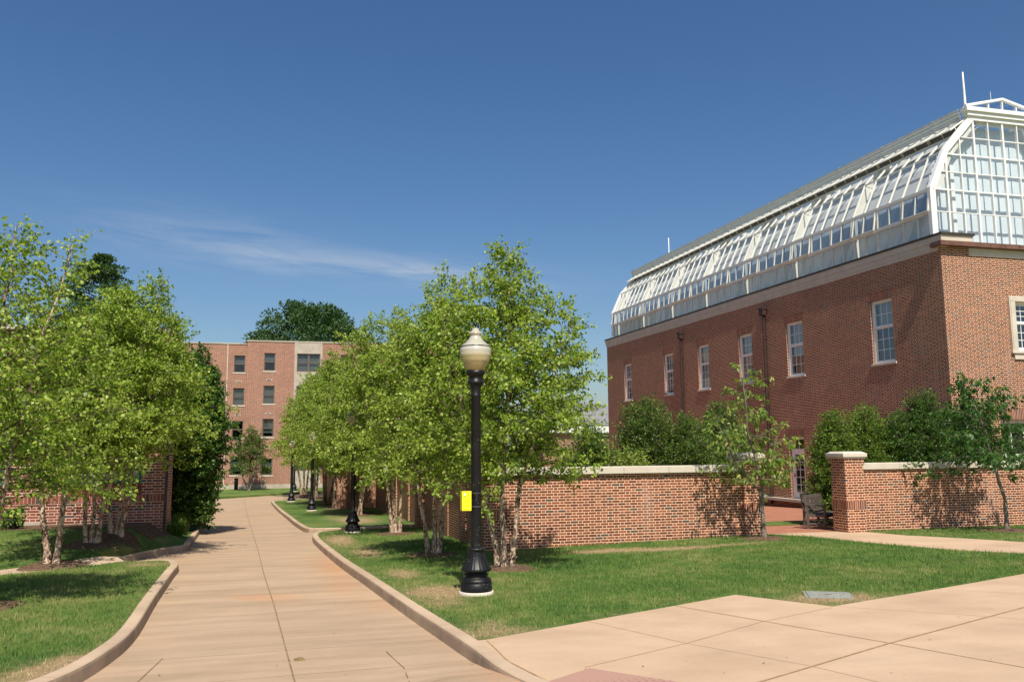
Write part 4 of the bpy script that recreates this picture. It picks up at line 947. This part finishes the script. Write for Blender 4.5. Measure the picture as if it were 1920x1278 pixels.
# ------------------------------------------------------------------ the hall with the greenhouse on its roof
UO, VO = 21.74, 24.0; UE, VE = 28.66, 56.0
hall = thing('brick_hall', 'long red brick hall with white sash windows and a greenhouse on its roof', 'building', UO, VO, 0)
zs = lambda p: (p[0], p[1], p[2] + (.0095 * p[1] if p[2] > 6.2 else 0))      # the roof line rises slightly to the far end
LW, LD = UE - UO, VE - VO
mb = MB()
wins = [(2.62, 3.84), (8.38, 9.64), (12.6, 13.85), (17.0, 18.25), (21.4, 22.65), (27.65, 28.9)]
side_ops = [(a, b, 3.1, 5.52) for a, b in wins] + [(8.68, 9.82, -2.3, .40), (12.7, 13.84, -2.3, .40), (1.3, 4.9, -2.1, .82), (17.2, 18.4, -1.3, .5), (25.1, 30.2, -2.6, .84)]
wall_face(mb, 'x', 0, 0, LD, -3.2, 6.85, side_ops, .21)
fcen = (LW) / 2
front_ops = [(fcen - .52, fcen + .52, 3.25, 5.0), (1.95, 5.0, -2.1, .86)]
wall_face(mb, 'y', 0, 0, LW, -3.2, 6.85, front_ops, .25)
wall_face(mb, 'x', LW, 0, LD, -3.2, 6.85, [], .2, inward=-1); wall_face(mb, 'y', LD, 0, LW, -3.2, 6.85, [], .2, inward=-1)
mb.build('brick_wall', M_hall, hall, zs)
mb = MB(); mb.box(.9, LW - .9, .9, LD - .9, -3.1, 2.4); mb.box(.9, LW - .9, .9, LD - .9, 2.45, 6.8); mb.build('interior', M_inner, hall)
# arches of upright bricks over the openings
mb = MB()
def arch_side(a, b, z, h, f):
    mb.add([(-.008, a - .02, z), (-.008, b + .02, z), (-.008, b + .02 + f, z + h), (-.008, a - .02 - f, z + h), (.02, a - .02, z), (.02, b + .02, z), (.02, b + .02 + f, z + h), (.02, a - .02 - f, z + h)],
           [(0, 1, 2, 3)[::-1], (0, 4, 5, 1), (1, 5, 6, 2), (2, 6, 7, 3), (3, 7, 4, 0)])
for o in side_ops:
    mb = MB(); arch_side(o[0], o[1], o[3], .30 if o[3] > 5 else .34, .12); mb.build('soldier_arch', M_hallS, hall)
mb = MB(); mb.box(1.85, 5.1, -.008, .02, .86, 1.24); mb.build('soldier_arch', M_hallS, hall)
for k, (a, b) in enumerate(wins):
    sash_window(hall, 'x', 0, a, b, 3.1, 5.52, 3, 2, 3, M_white, rec=.13, sill=.09, blind=[.42, .62, 1, 1, .5, .3][k])
sash_window(hall, 'x', 0, 1.35, 4.85, -2.1, .82, 6, 1, 4, M_white, rec=.3, blind=0)
sash_window(hall, 'x', 0, 17.2, 18.4, -1.3, .5, 3, 2, 2, M_white, rec=.13, sill=.09, blind=.5)
sash_window(hall, 'y', 0, fcen - .52, fcen + .52, 3.27, 5.0, 3, 3, 3, M_white, rec=.14, blind=.0)
sash_window(hall, 'y', 0, 2.0, 4.95, -2.1, .86, 5, 1, 4, M_white, rec=.3, blind=0)
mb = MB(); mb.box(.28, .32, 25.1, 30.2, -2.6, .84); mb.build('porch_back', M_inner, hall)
mb = MB(); a, b = fcen - .52, fcen + .52         # moulded stone surround of the front window
mb.box(a - .2, a, -.06, .1, 3.25, 5.0, 0, .01); mb.box(b, b + .2, -.06, .1, 3.25, 5.0, 0, .01); mb.box(a - .2, b + .2, -.06, .1, 5.003, 5.19, 0, .01); mb.box(a - .24, a - .2 + .02, -.04, .05, 3.25, 5.19)
mb.box(a - .3, b + .3, -.10, .1, 3.15, 3.247, 0, .015); mb.box(a - .18, b + .18, -.05, .05, 2.95, 3.147)
mb.build('window_surround', M_stone, hall)
for (a, b) in ((8.70, 9.80), (12.72, 13.82)):     # glazed garden doors
    mb = MB(); mb.box(.10, .16, a, a + .1, -2.3, .4); mb.box(.10, .16, b - .1, b, -2.3, .4); mb.box(.10, .16, a + .1, b - .1, .3, .4); mb.box(.10, .16, a + .1, b - .1, -.22, -.12)
    i0, i1 = a + .1, b - .1
    mb.box(.12, .165, i0, i0 + .12, -2.3, -.22); mb.box(.12, .165, i1 - .12, i1, -2.3, -.22); mb.box(.12, .165, i0 + .12, i1 - .12, -2.3, -2.02); mb.box(.12, .165, i0 + .12, i1 - .12, -.36, -.22)
    for k in (1,): mb.box(.125, .15, (i0 + i1) / 2 - .014, (i0 + i1) / 2 + .014, -2.02, -.36)
    for k in range(1, 5): z = -2.02 + 1.66 * k / 5; mb.box(.127, .148, i0 + .12, i1 - .12, z - .012, z + .012)
    mb.box(.127, .148, (i0 + i1) / 2 - .014, (i0 + i1) / 2 + .014, -.12, .3)
    d = mb.build('garden_door', M_white, hall)
    g = MB(); g.add([(.14, i0, -2.1), (.14, i1, -2.1), (.14, i1, .32), (.14, i0, .32)], [(0, 1, 2, 3)]); g.build('glass', M_glass, d)
    g = MB(); g.box(.09, .12, b - .17, b - .14, -1.35, -1.2); g.build('handle', M_dark, d)
mb = MB(); mb.box(-.35, .12, 8.3, 14.2, -2.42, -2.30); mb.build('door_step', M_stone2, hall)
# stone cornice of the long side, metal capping, copper ledge of the front
mb = MB()
mb.box(-.035, .3, -.06, LD + .1, 6.84, 7.02); mb.box(-.06, .3, -.13, LD + .17, 7.02, 7.24); mb.box(.3, 1.28, -.13, .4, 7.022, 7.24); mb.box(-.02, .3, .1, LD, 6.72, 6.842)
mb.box(1.15, LW - 1.15, -.035, .2, 6.56, 6.84); mb.build('stone_cornice', M_stone, hall, zs)
mb = MB(); mb.box(-.09, .4, -.19, LD + .23, 7.242, 7.32); mb.box(.4, 1.32, -.19, .5, 7.242, 7.32); mb.build('metal_capping', M_dark, hall, zs)
mb = MB(); mb.box(-.18, LW + .18, -.24, .3, 6.845, 6.955); mb.box(-.14, LW + .14, -.19, .3, 6.956, 7.018)
k = 1.9
while k < LW: mb.box(k, k + .03, -.255, .28, 6.9, 6.985); k += .62
mb.build('copper_ledge', M_copper, hall)
for vv in (20.1, 11.3):          # rain pipes
    mb = MB(); mb.tube([(-.10, vv, 6.15), (-.10, vv, -2.6)], .07, 10); 
    for z in (5.0, 3.0, 1.0, -1): mb.box(-.15, 0, vv - .08, vv + .08, z, z + .04)
    p = mb.build('downspout', M_pipe, hall)
    mb = MB(); mb.box(-.26, -.01, vv - .19, vv + .19, 6.42, 6.5); mb.box(-.23, -.012, vv - .16, vv + .16, 6.16, 6.42, 0, .01); mb.build('hopper_head', M_pipe, p)

# greenhouse: a part of the hall, in the hall's own coordinates
gh = MB(); Vf, Vb = .42, 31.1; NP = 43; pw = (Vb - Vf) / NP
pr_ = [(.13, 7.15), (.13, 9.05), (.80, 10.48), (2.03, 11.80)]; cxr = LW / 2
mir = lambda p: (LW - p[0], p[1])
def on(p, q, f): return (p[0] + (q[0] - p[0]) * f, p[1] + (q[1] - p[1]) * f)
for side in (0, 1):
    pp = [mir(p) for p in pr_] if side else pr_
    for i in range(NP + 1):
        y = Vf + pw * i; w = .042 if i % 2 == 0 else .028
        for a, b in zip(pp[:-1], pp[1:]):
            b2 = on(a, b, .50) if a is pp[2] else b
            gh.bar((a[0], y, a[1]), (b2[0], y, b2[1]), w, .07, 0, (0, 1, 0) if False else (1, 0, .3))
    for (x, z, w, h) in ((pp[0][0], 7.2, .1, .08), (pp[1][0], 9.03, .10, .10), (pp[2][0], pp[2][1], .06, .06)):
        gh.box(x - w / 2, x + w / 2, Vf, Vb, z - h / 2, z + h / 2)
    m = on(pp[2], pp[3], .5); gh.box(m[0] - .03, m[0] + .03, Vf, Vb, m[1] - .03, m[1] + .03)
    gh.box(pp[0][0] - .07, pp[0][0] + .05, Vf, Vb, 8.13, 8.22)
gh_o = gh.build('greenhouse', M_cream, hall, zs)
# corner posts and raking frames of both gables
for y in (Vf, Vb):
    for side in (0, 1):
        mb = MB(); pp = [mir(p) for p in pr_] if side else pr_
        for a, b in zip(pp[:-1], pp[1:]):
            mb.bar((a[0], y, a[1]), (b[0], y, b[1]), .16, .16, 0, (0, 1, 0))
            s = 1 if side == 0 else -1
            mb.bar((a[0] + .12 * s, y - .02, a[1] - .02), (b[0] + .12 * s, y - .02, b[1] - .04), .07, .12, 0, (0, 1, 0))
        mb.build('gable_frame', M_white, gh_o, zs)
# gable glazing bars
def prof_u(z):   # inner left edge of the glazing at height z
    return float(np.interp(z, [p[1] for p in pr_], [p[0] for p in pr_])) + .1
def prof_z(x):
    x = min(x, LW - x); return float(np.interp(x, [.13, .14, .80, 2.03, 2.1], [7.2, 9.05, 10.48, 11.8, 11.8]))
zz = [8.23, 9.05, 9.72, 10.39, 11.07]
for y in (Vf, Vb):
    mb = MB(); k = cxr - 5 * .652; xs = [cxr + .652 * j for j in range(-5, 6)]
    for j, x in enumerate(xs):
        if x < .2 or x > LW - .2: continue
        w = .075 if (j % 2) == 1 else .04
        mb.box(x - w / 2, x + w / 2, y - .05, y + .05, 6.95, prof_z(x) - .06)
    for j, z in enumerate(zz):
        h = .05 if j % 2 else .03; a = prof_u(z); mb.box(a, LW - a, y - .035, y + .035, z - h / 2, z + h / 2)
    mb.build('gable_bars', M_white, gh_o)
# white inner ribs, every sixth rafter
mb = MB()
for i in range(0, NP + 1, 6):
    y = Vf + pw * i + .02
    for side in (0, 1):
        pp = [mir(p) for p in pr_] if side else pr_; s = 1 if side == 0 else -1
        for a, b in zip(pp[1:-1], pp[2:]):
            q = [(a[0] + .04 * s, y, a[1] - .02), (b[0] + .04 * s, y, b[1] - .05), (b[0] + .38 * s, y, b[1] - .12), (a[0] + .42 * s, y, a[1] - .1)]
            mb.add(q + [(x, y + .05, z) for x, _, z in q], [(0, 1, 2, 3), (7, 6, 5, 4), (0, 4, 5, 1), (1, 5, 6, 2), (2, 6, 7, 3), (3, 7, 4, 0)])
        mb.box(*sorted((pp[0][0] + .06 * s, pp[0][0] + .22 * s)), y, y + .06, 7.1, 9.0)
    mb.box(2.1, LW - 2.1, y, y + .05, 11.6, 11.75)
mb.build('inner_ribs', M_cream, gh_o, zs)
# glass skins
mb = MB()
for side in (0, 1):
    pp = [mir(p) for p in pr_] if side else pr_
    def q(a, b): mb.add([(a[0], Vf, a[1]), (a[0], Vb, a[1]), (b[0], Vb, b[1]), (b[0], Vf, b[1])], [(0, 1, 2, 3)])
    q(pp[0], (pp[0][0], 8.15)); q(pp[1], pp[2]); q(pp[2], on(pp[2], pp[3], .5))
for y in (Vf + .0, Vb):
    mb.add([(.13, y, 6.95), (LW - .13, y, 6.95), (LW - .13, y, 9.05), (LW - .8, y, 10.48), (LW - 2.03, y, 11.8), (2.03, y, 11.8), (.8, y, 10.48), (.13, y, 9.05)], [tuple(range(8))])
mb.build('glass', M_gglass, gh_o, zs)
# tilted sashes, two panes each
for k in range(22):
    a = Vf + pw * 2 * k + .04; b = min(Vf + pw * 2 * (k + 1), Vb) - .04
    if b - a < .3: continue
    tl = [.10, .03, .13, .09, .04, .11, .12, .05][k % 8]; x0, z0, x1, z1 = .11, 8.98, .11 - tl, 8.22
    mb = MB()
    P = lambda y, f: (x0 + (x1 - x0) * f, y, z0 + (z1 - z0) * f)
    for y in (a + .025, b - .025): mb.bar(P(y, 0), P(y, 1), .05, .05, 0, (1, 0, 0))
    if b - a > 1: mb.bar(P((a + b) / 2, 0), P((a + b) / 2, 1), .035, .045, 0, (1, 0, 0))
    for f in (.02, .98): mb.bar(P(a, f), P(b, f), .05, .05, 0, (1, 0, 0))
    mb.add([P(a + .02, .03), P(b - .02, .03), P(b - .02, .97), P(a + .02, .97)], [(0, 1, 2, 3)], 1)
    mb.build('vent_sash', [M_cream, M_sash], gh_o, zs)
# dark strip painted as shade in the open ridge vents, and the propped vent flaps above it
mb = MB()
for side in (0, 1):
    pp = [mir(p) for p in pr_] if side else pr_; a = on(pp[2], pp[3], .5); b = on(pp[2], pp[3], 1.0)
    mb.add([(a[0], Vf, a[1]), (a[0], Vb, a[1]), (b[0], Vb, b[1]), (b[0], Vf, b[1])], [(0, 1, 2, 3)])
mb.build('vent_gap_shade', M_screen if 'M_screen' in globals() else M_dark, gh_o, zs)
for side in (0, 1):
    s = 1 if side == 0 else -1
    for k in range(22):
        a = Vf + pw * 2 * k + .02; b = min(Vf + pw * 2 * (k + 1), Vb) - .02
        if b - a < .3: continue
        xh = 1.98 if side == 0 else LW - 1.98; P = lambda y, f: (xh - s * .76 * f, y, 11.86 - .54 * f)
        mb = MB()
        ys = [a + .02, (a + b) / 2, b - .02] if b - a > 1 else [a + .02, b - .02]
        for y in ys: mb.bar(P(y, 0), P(y, 1.03), .04, .05, 0, (1, 0, 1))
        mb.bar(P(a, 1), P(b, 1), .04, .04, 0, (1, 0, 1)); mb.add([P(a, .0), P(b, .0), P(b, 1), P(a, 1)], [(0, 1, 2, 3)], 1)
        for y in ys: q1 = P(y, .75); mb.bar(q1, (q1[0] + .18 * s, y, q1[2] - .30), .02, .02, 0, (0, 1, 0))
        mb.build('ridge_vent', [M_cream, M_milky], gh_o, zs)
# gutter beam, low glazed roof and its pediment
mb = MB()
mb.box(1.78, LW - 1.78, Vf - .22, Vf + .1, 12.05, 12.2); mb.box(1.86, LW - 1.86, Vf - .15, Vf + .12, 11.9, 12.05); mb.box(1.93, LW - 1.93, Vf - .08, Vf + .1, 11.74, 11.9)
apx = 12.62
mb.bar((1.8, Vf - .12, 12.24), (cxr, Vf - .12, apx + .02), .12, .09, 0, (0, 0, 1)); mb.bar((cxr, Vf - .12, apx + .02), (LW - 1.8, Vf - .12, 12.24), .12, .09, 0, (0, 0, 1))
for x in (cxr, cxr - .62, cxr + .62): mb.box(x - .022, x + .022, Vf - .14, Vf - .06, 12.2, 12.2 + (apx - 12.24) * (1 - abs(x - cxr) / 1.6) + .02)
mb.build('pediment', M_white, gh_o)
mb = MB()
for sgn, X0 in ((1, 0), (-1, LW)):
    T = lambda x: X0 + sgn * x
    mb.add([(T(1.80), Vf + .12, 11.80), (T(1.80), Vb + .2, 11.80), (T(1.70), Vb + .2, 12.17), (T(1.70), Vf + .12, 12.17)], [(0, 1, 2, 3)], 1)
    for q in ((1.80, 11.80), (1.775, 11.92), (1.735, 12.04), (1.70, 12.17)): mb.bar((T(q[0]), Vf + .12, q[1]), (T(q[0]), Vb + .2, q[1]), .028, .028, 0)
    mb.bar((T(2.0), Vf + .12, 11.84), (T(2.0), Vb + .2, 11.84), .06, .06, 0)
k = Vf + 1.4
while k < Vb: mb.box(1.70, 2.05, k, k + .04, 12.18, 12.21); k += 2.85
mb.build('ridge_canopy', [M_greyroof, M_milky], gh_o, zs)
mb = MB()
for s in (0, 1):
    a = (1.75, 12.2) if s == 0 else (LW - 1.75, 12.2)
    mb.add([(a[0], Vf, a[1]), (a[0], Vb, a[1]), (cxr, Vb, apx), (cxr, Vf, apx)], [(0, 1, 2, 3)])
mb.add([(1.75, Vf - .1, 12.2), (LW - 1.75, Vf - .1, 12.2), (cxr, Vf - .1, apx)], [(0, 1, 2)])
mb.build('ridge_glass', M_gglass, gh_o, zs)
for (x, y, z) in ((2.05, .55, 12.2), (3.0, 27.75, 12.42)):
    mb = MB(); mb.lathe([(.02, -.05), (.09, -.03), (.13, .02), (.13, .06), (.09, .11), (.05, .13), (.045, .2), (.038, .8), (.026, 1.45), (.0, 1.47)], 14, c=(0, 0)); 
    mb.build('finial', M_white, gh_o, lambda p, x=x, y=y, z=z: zs((p[0] + x, p[1] + y, p[2] + z)))
mb = MB(); mb.tube([(3.1, .42, 12.6), (3.1, .42, 12.95)], .01, 6); mb.build('lightning_rod', M_white, gh_o)
# what is inside: floor, white shade cloths hung behind the gable, columns
mb = MB(); mb.box(.2, LW - .2, Vf + .05, Vb - .05, 6.9, 6.96); mb.build('greenhouse_floor', M_stone, gh_o)
mb = MB(); n = 46
for k in range(n):
    x = .5 + (LW - 1.0) * k / n; x2 = .5 + (LW - 1.0) * (k + 1) / n; e = .42 + .006 * math.sin(k * 1.9); e2 = .42 + .006 * math.sin((k + 1) * 1.9); zt = min(prof_z(x), prof_z(x2)) - .12
    mb.add([(x, Vf + e, 6.97), (x2, Vf + e2, 6.97), (x2, Vf + e2, zt), (x, Vf + e, zt)], [(0, 1, 2, 3)])
mb.build('shade_cloth', M_curtain, gh_o)
mb = MB()
for side in (0, 1):
    s = 1 if side == 0 else -1; X0 = 0 if side == 0 else LW
    for i in range(NP):
        y = Vf + pw * i; y2 = y + pw; e = .0
        q = [(.42 + e, 6.97), (.42 + e, 8.95), (1.02 + e, 10.25), (1.60 + e, 10.85), (2.5 + e, 11.6)]
        for a, b in zip(q[:-1], q[1:]): mb.add([(X0 + s * a[0], y, a[1]), (X0 + s * a[0], y2, a[1]), (X0 + s * b[0], y2, b[1]), (X0 + s * b[0], y, b[1])], [(0, 1, 2, 3)])
mb.build('side_brightening_sheet', M_brighten, gh_o)  # pale sheets added inside to make the side glass look bright
mb = MB()
for i in range(1, 22):
    y = Vf + pw * 2 * i
    mb.box(LW - .9, LW - .86, y - .55, y + .45, 7.0, 9.6)
mb.build('shade_cloth', M_curtain, gh_o)
mb = MB()
for (x, y) in [(1.2, .30), (LW - 1.2, .30)] : mb.box(x, x + .16, y + .3, y + .46, 6.97, 10.2)
for i in range(6, NP, 6): mb.box(1.0, 1.1, Vf + pw * i, Vf + pw * i + .1, 6.97, 10.3)
mb.build('inner_columns', M_white, gh_o)
mb = MB(); rs2 = random.Random(4)
for i in range(9): y = 2 + i * 3.2; mb.box(2.2, 4.7, y, y + 2.2, 7.7, 7.78); [mb.box(x, x + .05, yy, yy + .05, 6.97, 7.7) for x in (2.25, 4.6) for yy in (y + .05, y + 2.1)]
mb.build('plant_benches', M_greyroof, gh_o)

# ------------------------------------------------------------------ far building
FV = 81.0
far = thing('dormitory_building', 'four storey red brick building closing the end of the driveway', 'building', -3.83, FV, 0)
mb = MB(); fx = lambda u: u + 3.83
wlist = []
for fl in range(3): wlist += [(-5.0, -4.0, 7.12 - 3.0 * fl, 8.68 - 3.0 * fl, .35), (-2.33, -1.33, 7.28 - 3.03 * fl, 8.93 - 3.03 * fl, 0)]
wlist += [(-5.05, -4.0, -2.2, -.63, .35), (-2.33, -1.35, -2.24, -.75, 0)]
for fl in range(3): wlist += [(-7.33, -6.33, 5.75 - 3.0 * fl, 7.3 - 3.0 * fl, .35)]
for fl in range(4): wlist += [(-10.0, -9.0, 7.12 - 3.0 * fl, 8.68 - 3.0 * fl, .35), (-13.0, -12.0, 7.12 - 3 * fl, 8.68 - 3 * fl, .35)]
for uu in (4.6, 7.2, 9.8, 12.4, 15, 17.4):
    for fl in range(4): wlist.append((uu, uu + 1, 7.28 - 3.03 * fl, 8.9 - 3.03 * fl, 0))
twin = [(.62, 2.72, 7.25 - 3.03 * fl, 8.92 - 3.03 * fl, 0) for fl in range(4)]
wall_face(mb, 'y', 0, 0, fx(19.6), -4, 9.98, [(fx(a), fx(b), c, d) for a, b, c, d, e in wlist + twin if e == 0], .2)
wall_face(mb, 'y', .35, fx(-18), 0, -4, 9.72, [(fx(a), fx(b), c, d) for a, b, c, d, e in wlist if e], .2)
mb.add([(0, 0, -4), (0, .35, -4), (0, .35, 9.98), (0, 0, 9.98)], [(0, 1, 2, 3)])
mb.add([(fx(19.6), 0, -4), (fx(19.6), 14, -4), (fx(19.6), 14, 9.98), (fx(19.6), 0, 9.98)], [(0, 1, 2, 3)]); mb.add([(fx(-18), 14, -4), (fx(-18), .35, -4), (fx(-18), .35, 9.72), (fx(-18), 14, 9.72)], [(0, 1, 2, 3)]); mb.box(fx(-18), fx(19.6), 13.9, 14, -4, 9.7)
mb.build('brick_wall', M_far, far)
mb = MB(); mb.box(-.06, fx(19.7), -.06, .4, 9.98, 10.1); mb.box(fx(-18.1), -.06, .29, .7, 9.722, 9.84); mb.build('stone_coping', M_stone2, far)
mb = MB(); mb.box(fx(-18), fx(19.6), .7, 13.9, 9.3, 9.4); mb.build('roof', M_slate, far)
mb = MB(); mb.box(fx(.38), fx(.60), -.05, .02, -3.2, 9.97); mb.box(fx(2.74), fx(2.92), -.05, .02, -3.2, 9.97); mb.box(fx(.60), fx(2.74), -.035, .02, 8.94, 9.97)
for fl in range(3): mb.box(fx(.60), fx(2.74), -.035, .02, 5.9 - 3.03 * fl, 7.23 - 3.03 * fl)
mb.box(fx(.6), fx(2.74), -.035, .02, -3.4, -1.86); mb.build('stone_panel', M_stone2, far)
for (a, b, c, d, e) in wlist:
    sash_window(far, 'y', e, fx(a), fx(b), c, d, 1, 1, 1, M_bronze, rec=.10, fr=.06, split=.5, blind=random.Random(int(a * 7 + c * 3)).choice([.0, 1, .5, .8]), sill=.12, backing=M_darkblind, glassm=M_farglass)
for (a, b, c, d, e) in twin:
    m_ = (a + b) / 2
    sash_window(far, 'y', 0, fx(a), fx(m_), c, d, 1, 1, 1, M_bronze, rec=.10, fr=.06, split=.5, blind=1, backing=M_darkblind, glassm=M_farglass); sash_window(far, 'y', 0, fx(m_), fx(b), c, d, 1, 1, 1, M_bronze, rec=.10, fr=.06, split=.5, blind=1, backing=M_darkblind, glassm=M_farglass)
for (a, z, y) in [(-4.78, 6.2, .35), (-2.1, 6.37, 0), (-4.78, 3.12, .35), (-2.12, 3.28, 0), (-4.8, .2, .35), (-2.1, .2, 0), (-4.9, -2.85, .35), (-2.2, -2.9, 0)]:
    mb = MB(); mb.box(fx(a), fx(a + .5), y - .02, y + .02, z, z + .15); v_ = mb.build('wall_vent', M_stone, far); mb = MB(); mb.box(fx(a + .05), fx(a + .45), y - .03, y, z + .04, z + .11); mb.build('vent_grille', M_dark, v_)
mb = MB(); mb.box(fx(-5.6), fx(-5.53), .31, .36, -3.3, 9.7); mb.build('expansion_joint', M_stone, far)
mb = MB(); mb.box(fx(-18), fx(19.6), -.05, .3, -4, -3.05); mb.build('foundation', M_stone2, far)
r = thing('bollard', 'dark square bollard on the grass left of the small tree', 'bollard', -4.35, 79.3, Lz(-4.35, 79.3)); mb = MB(); mb.box(-.16, .16, -.16, .16, -.1, .95, 0, .03); mb.box(-.19, .19, -.19, .19, .95, 1.03, 0, .02); mb.build('post', M_black, r)
# small slate roofed pavilion between far building and hall
r = thing('pavilion', 'low building with grey slate roof and white cornice left of the hall', 'building', 26.0, 86, -2.3)
mb = MB(); mb.box(0, 12, 0, 9, -1.6, 3.9); mb.build('brick_wall', M_far, r); mb = MB(); mb.box(-.5, 12.5, -.5, 9.5, 3.9, 4.7); mb.build('white_cornice', M_white, r)
mb = MB(); mb.add([(-.6, -.6, 4.7), (12.6, -.6, 4.7), (12.6, 9.6, 4.7), (-.6, 9.6, 4.7), (4.5, 4.5, 7.4), (7.5, 4.5, 7.4)], [(0, 1, 5, 4), (1, 2, 5), (2, 3, 4, 5), (3, 0, 4)]); mb.build('roof', M_slate, r)

# ------------------------------------------------------------------ left building
left = thing('brick_building', 'low red brick building behind the left birches, with dark windows over red panels', 'building', -3.5, 27.0, 0)
lx = lambda u: u + 3.5
mb = MB(); lops = [(lx(-6.15), lx(-4.12), -.92, .55), (lx(-9.9), lx(-7.72), -.95, .55), (lx(-13.5), lx(-11.5), -.95, .55)]
wall_face(mb, 'y', 0, lx(-18), 0, -3.2, 3.5, lops, .18); wall_face(mb, 'x', 0, 0, 1.5, -3.6, 3.5, [], .18, inward=-1); mb.box(lx(-18), -.0, 1.5, 1.8, -3, 3.5)
mb.box(lx(-18), lx(-4.75), 11, 11.3, -3.6, 4.35); mb.box(lx(-5.0), lx(-4.752), 11.3, 22, -3.6, 4.35); mb.box(lx(-9), lx(-8.7), 1.8, 11, -3.6, 3.5)
mb.build('brick_wall', M_left, left)
mb = MB(); mb.box(lx(-18), .012, -.012, .1, -1.446, -1.245); mb.build('soldier_course', M_leftS, left)
for (a, b, c, d) in lops:
    sash_window(left, 'y', 0, a, b, c, d, 3, 1, 1, M_teal, rec=.06, fr=.05, split=.5, blind=0)
    mb = MB(); mb.box(a - .0, b + .0, -.016, .03, c - .325, c - .002); mb.build('red_panel', M_red, left)
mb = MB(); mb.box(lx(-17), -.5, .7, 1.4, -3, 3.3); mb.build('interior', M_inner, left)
mb = MB(); mb.box(lx(-18), lx(-6.6), -.05, .03, -3.2, -1.95); mb.build('foundation', M_stone2, left)
mb = MB(); mb.box(lx(-18.2), .12, -.12, 1.9, 3.503, 3.64, 0, .02); mb.build('roof_edge', M_stone2, left)
mb = MB(); mb.box(lx(-18.2), lx(-4.6), 10.85, 22.2, 4.352, 4.55, 0, .02); mb.box(lx(-9.1), lx(-8.6), 1.9, 10.84, 3.5, 3.62); mb.build('wing_roof', M_dark, left)
mb = MB(); mb.tube([(.2, -.05, 3.4), (.1, -.07, 3.1), (.06, -.07, -2.3)], .04, 8); mb.build('downspout', M_dark, left)

# ------------------------------------------------------------------ benches, covers, litter
def bench(label, u, v, rz):
    r = thing('garden_bench', label, 'bench', u, v, Lz(u, v), rz, 'teak garden benches'); L2_ = .75
    for s in (-1, 1):
        mb = MB(); mb.box(s * L2_ - .03, s * L2_ + .03, .22, .28, 0, .66, 0, .005); mb.build('leg', M_teak, r)
        mb = MB(); mb.bar((s * L2_, -.24, 0), (s * L2_, -.24, .45), .06, .06, 0, (0, 1, 0)); mb.bar((s * L2_, -.24, .45), (s * L2_, -.33, .95), .055, .055, 0, (0, 1, 0)); mb.build('leg', M_teak, r)
        mb = MB(); mb.box(s * L2_ - .04, s * L2_ + .04, -.30, .32, .66, .69, 0, .008); mb.bar((s * L2_, -.22, .15), (s * L2_, .22, .15), .03, .05, 0, (0, 0, 1)); mb.bar((s * L2_, -.22, .38), (s * L2_, .22, .38), .03, .07, 0, (0, 0, 1)); mb.build('armrest', M_teak, r)
    mb = MB()
    for k in range(6): y = -.2 + .085 * k; mb.box(-L2_ + .03, L2_ - .03, y, y + .065, .41, .435, 0, .004)
    mb.box(-L2_ + .03, L2_ - .03, .23, .26, .33, .405); mb.build('seat', M_teak, r)
    mb = MB(); mb.bar((-L2_, -.325, .90), (L2_, -.325, .90), .035, .09, 0, (0, 0, 1)); mb.bar((-L2_, -.25, .50), (L2_, -.25, .50), .03, .05, 0, (0, 0, 1))
    for k in range(13): x = -L2_ + .11 + k * (1.5 - .22) / 12; mb.bar((x, -.255, .52), (x, -.32, .86), .04, .015, 0, (0, 1, 0))
    mb.build('backrest', M_teak, r); return r
bench('weathered teak bench seen from its end, behind the capped pillar', 15.1, 21.8, math.radians(-145))
bench('second pale teak bench farther back behind the capped pillar', 15.95, 23.0, math.radians(-160))
u0_, v0_ = gp(1553, 1116); r = thing('utility_cover', 'grey square utility box lid set in dry grass at the pavement corner', 'utility cover', u0_, v0_, Lz(u0_, v0_), math.radians(-28))
mb = MB(); mb.box(-.29, .29, -.24, .24, -.05, .022, 0, .006); mb.box(-.33, .33, -.28, .28, -.06, .010); mb.build('lid', plain('grey_polymer_concrete', (.25, .26, .23), .8, .2, .2, 12, bump=.2), r)
mb = MB(); mb.box(-.05, .05, -.012, .012, .0225, .026); mb.build('lift_slot', M_dark, r)
u0_, v0_ = gp(562, 1211); r = thing('valve_cap', 'small rusty valve cap in the driveway concrete', 'valve cap', u0_, v0_, Rz(u0_, v0_), .2)
mb = MB(); mb.box(-.05, .05, -.05, .05, -.02, .012, 0, .004); mb.lathe([(.03, .012), (.03, .02), (.0, .021)], 12); mb.build('cap', plain('brass_dirty', (.20, .15, .06), .7, .3, .4, 40), r)
rs = random.Random(3)
mb = MB()
for _ in range(70):
    px, py = rs.uniform(230, 1900), rs.uniform(1040, 1270); u, v = gp(px, py)
    inl = bool(inpoly(np.array([u]), np.array([v]), LAWN_R)[0] or inpoly(np.array([u]), np.array([v]), LAWN_L)[0])
    z = (Lz(u, v) + .03) if inl else ((Lz(u, v) if u > 2.2 else Rz(u, v)) + .006); a = rs.uniform(0, 6.28); l = rs.uniform(.01, .028)
    mb.add([(u, v, z), (u + l * math.cos(a) + l * .4, v + l * math.sin(a), z + .004), (u + 1.6 * l * math.cos(a), v + 1.6 * l * math.sin(a), z + .002), (u + l * math.cos(a) - l * .4, v + l * math.sin(a), z + .005)], [(0, 1, 2, 3)])
o = mb.build('leaf_litter', plain('dry_leaf', (.22, .13, .06), .9, .1, .4, 30)); o['kind'] = 'stuff'; o['label'] = 'scattered dry leaves and twigs on lawn and concrete'
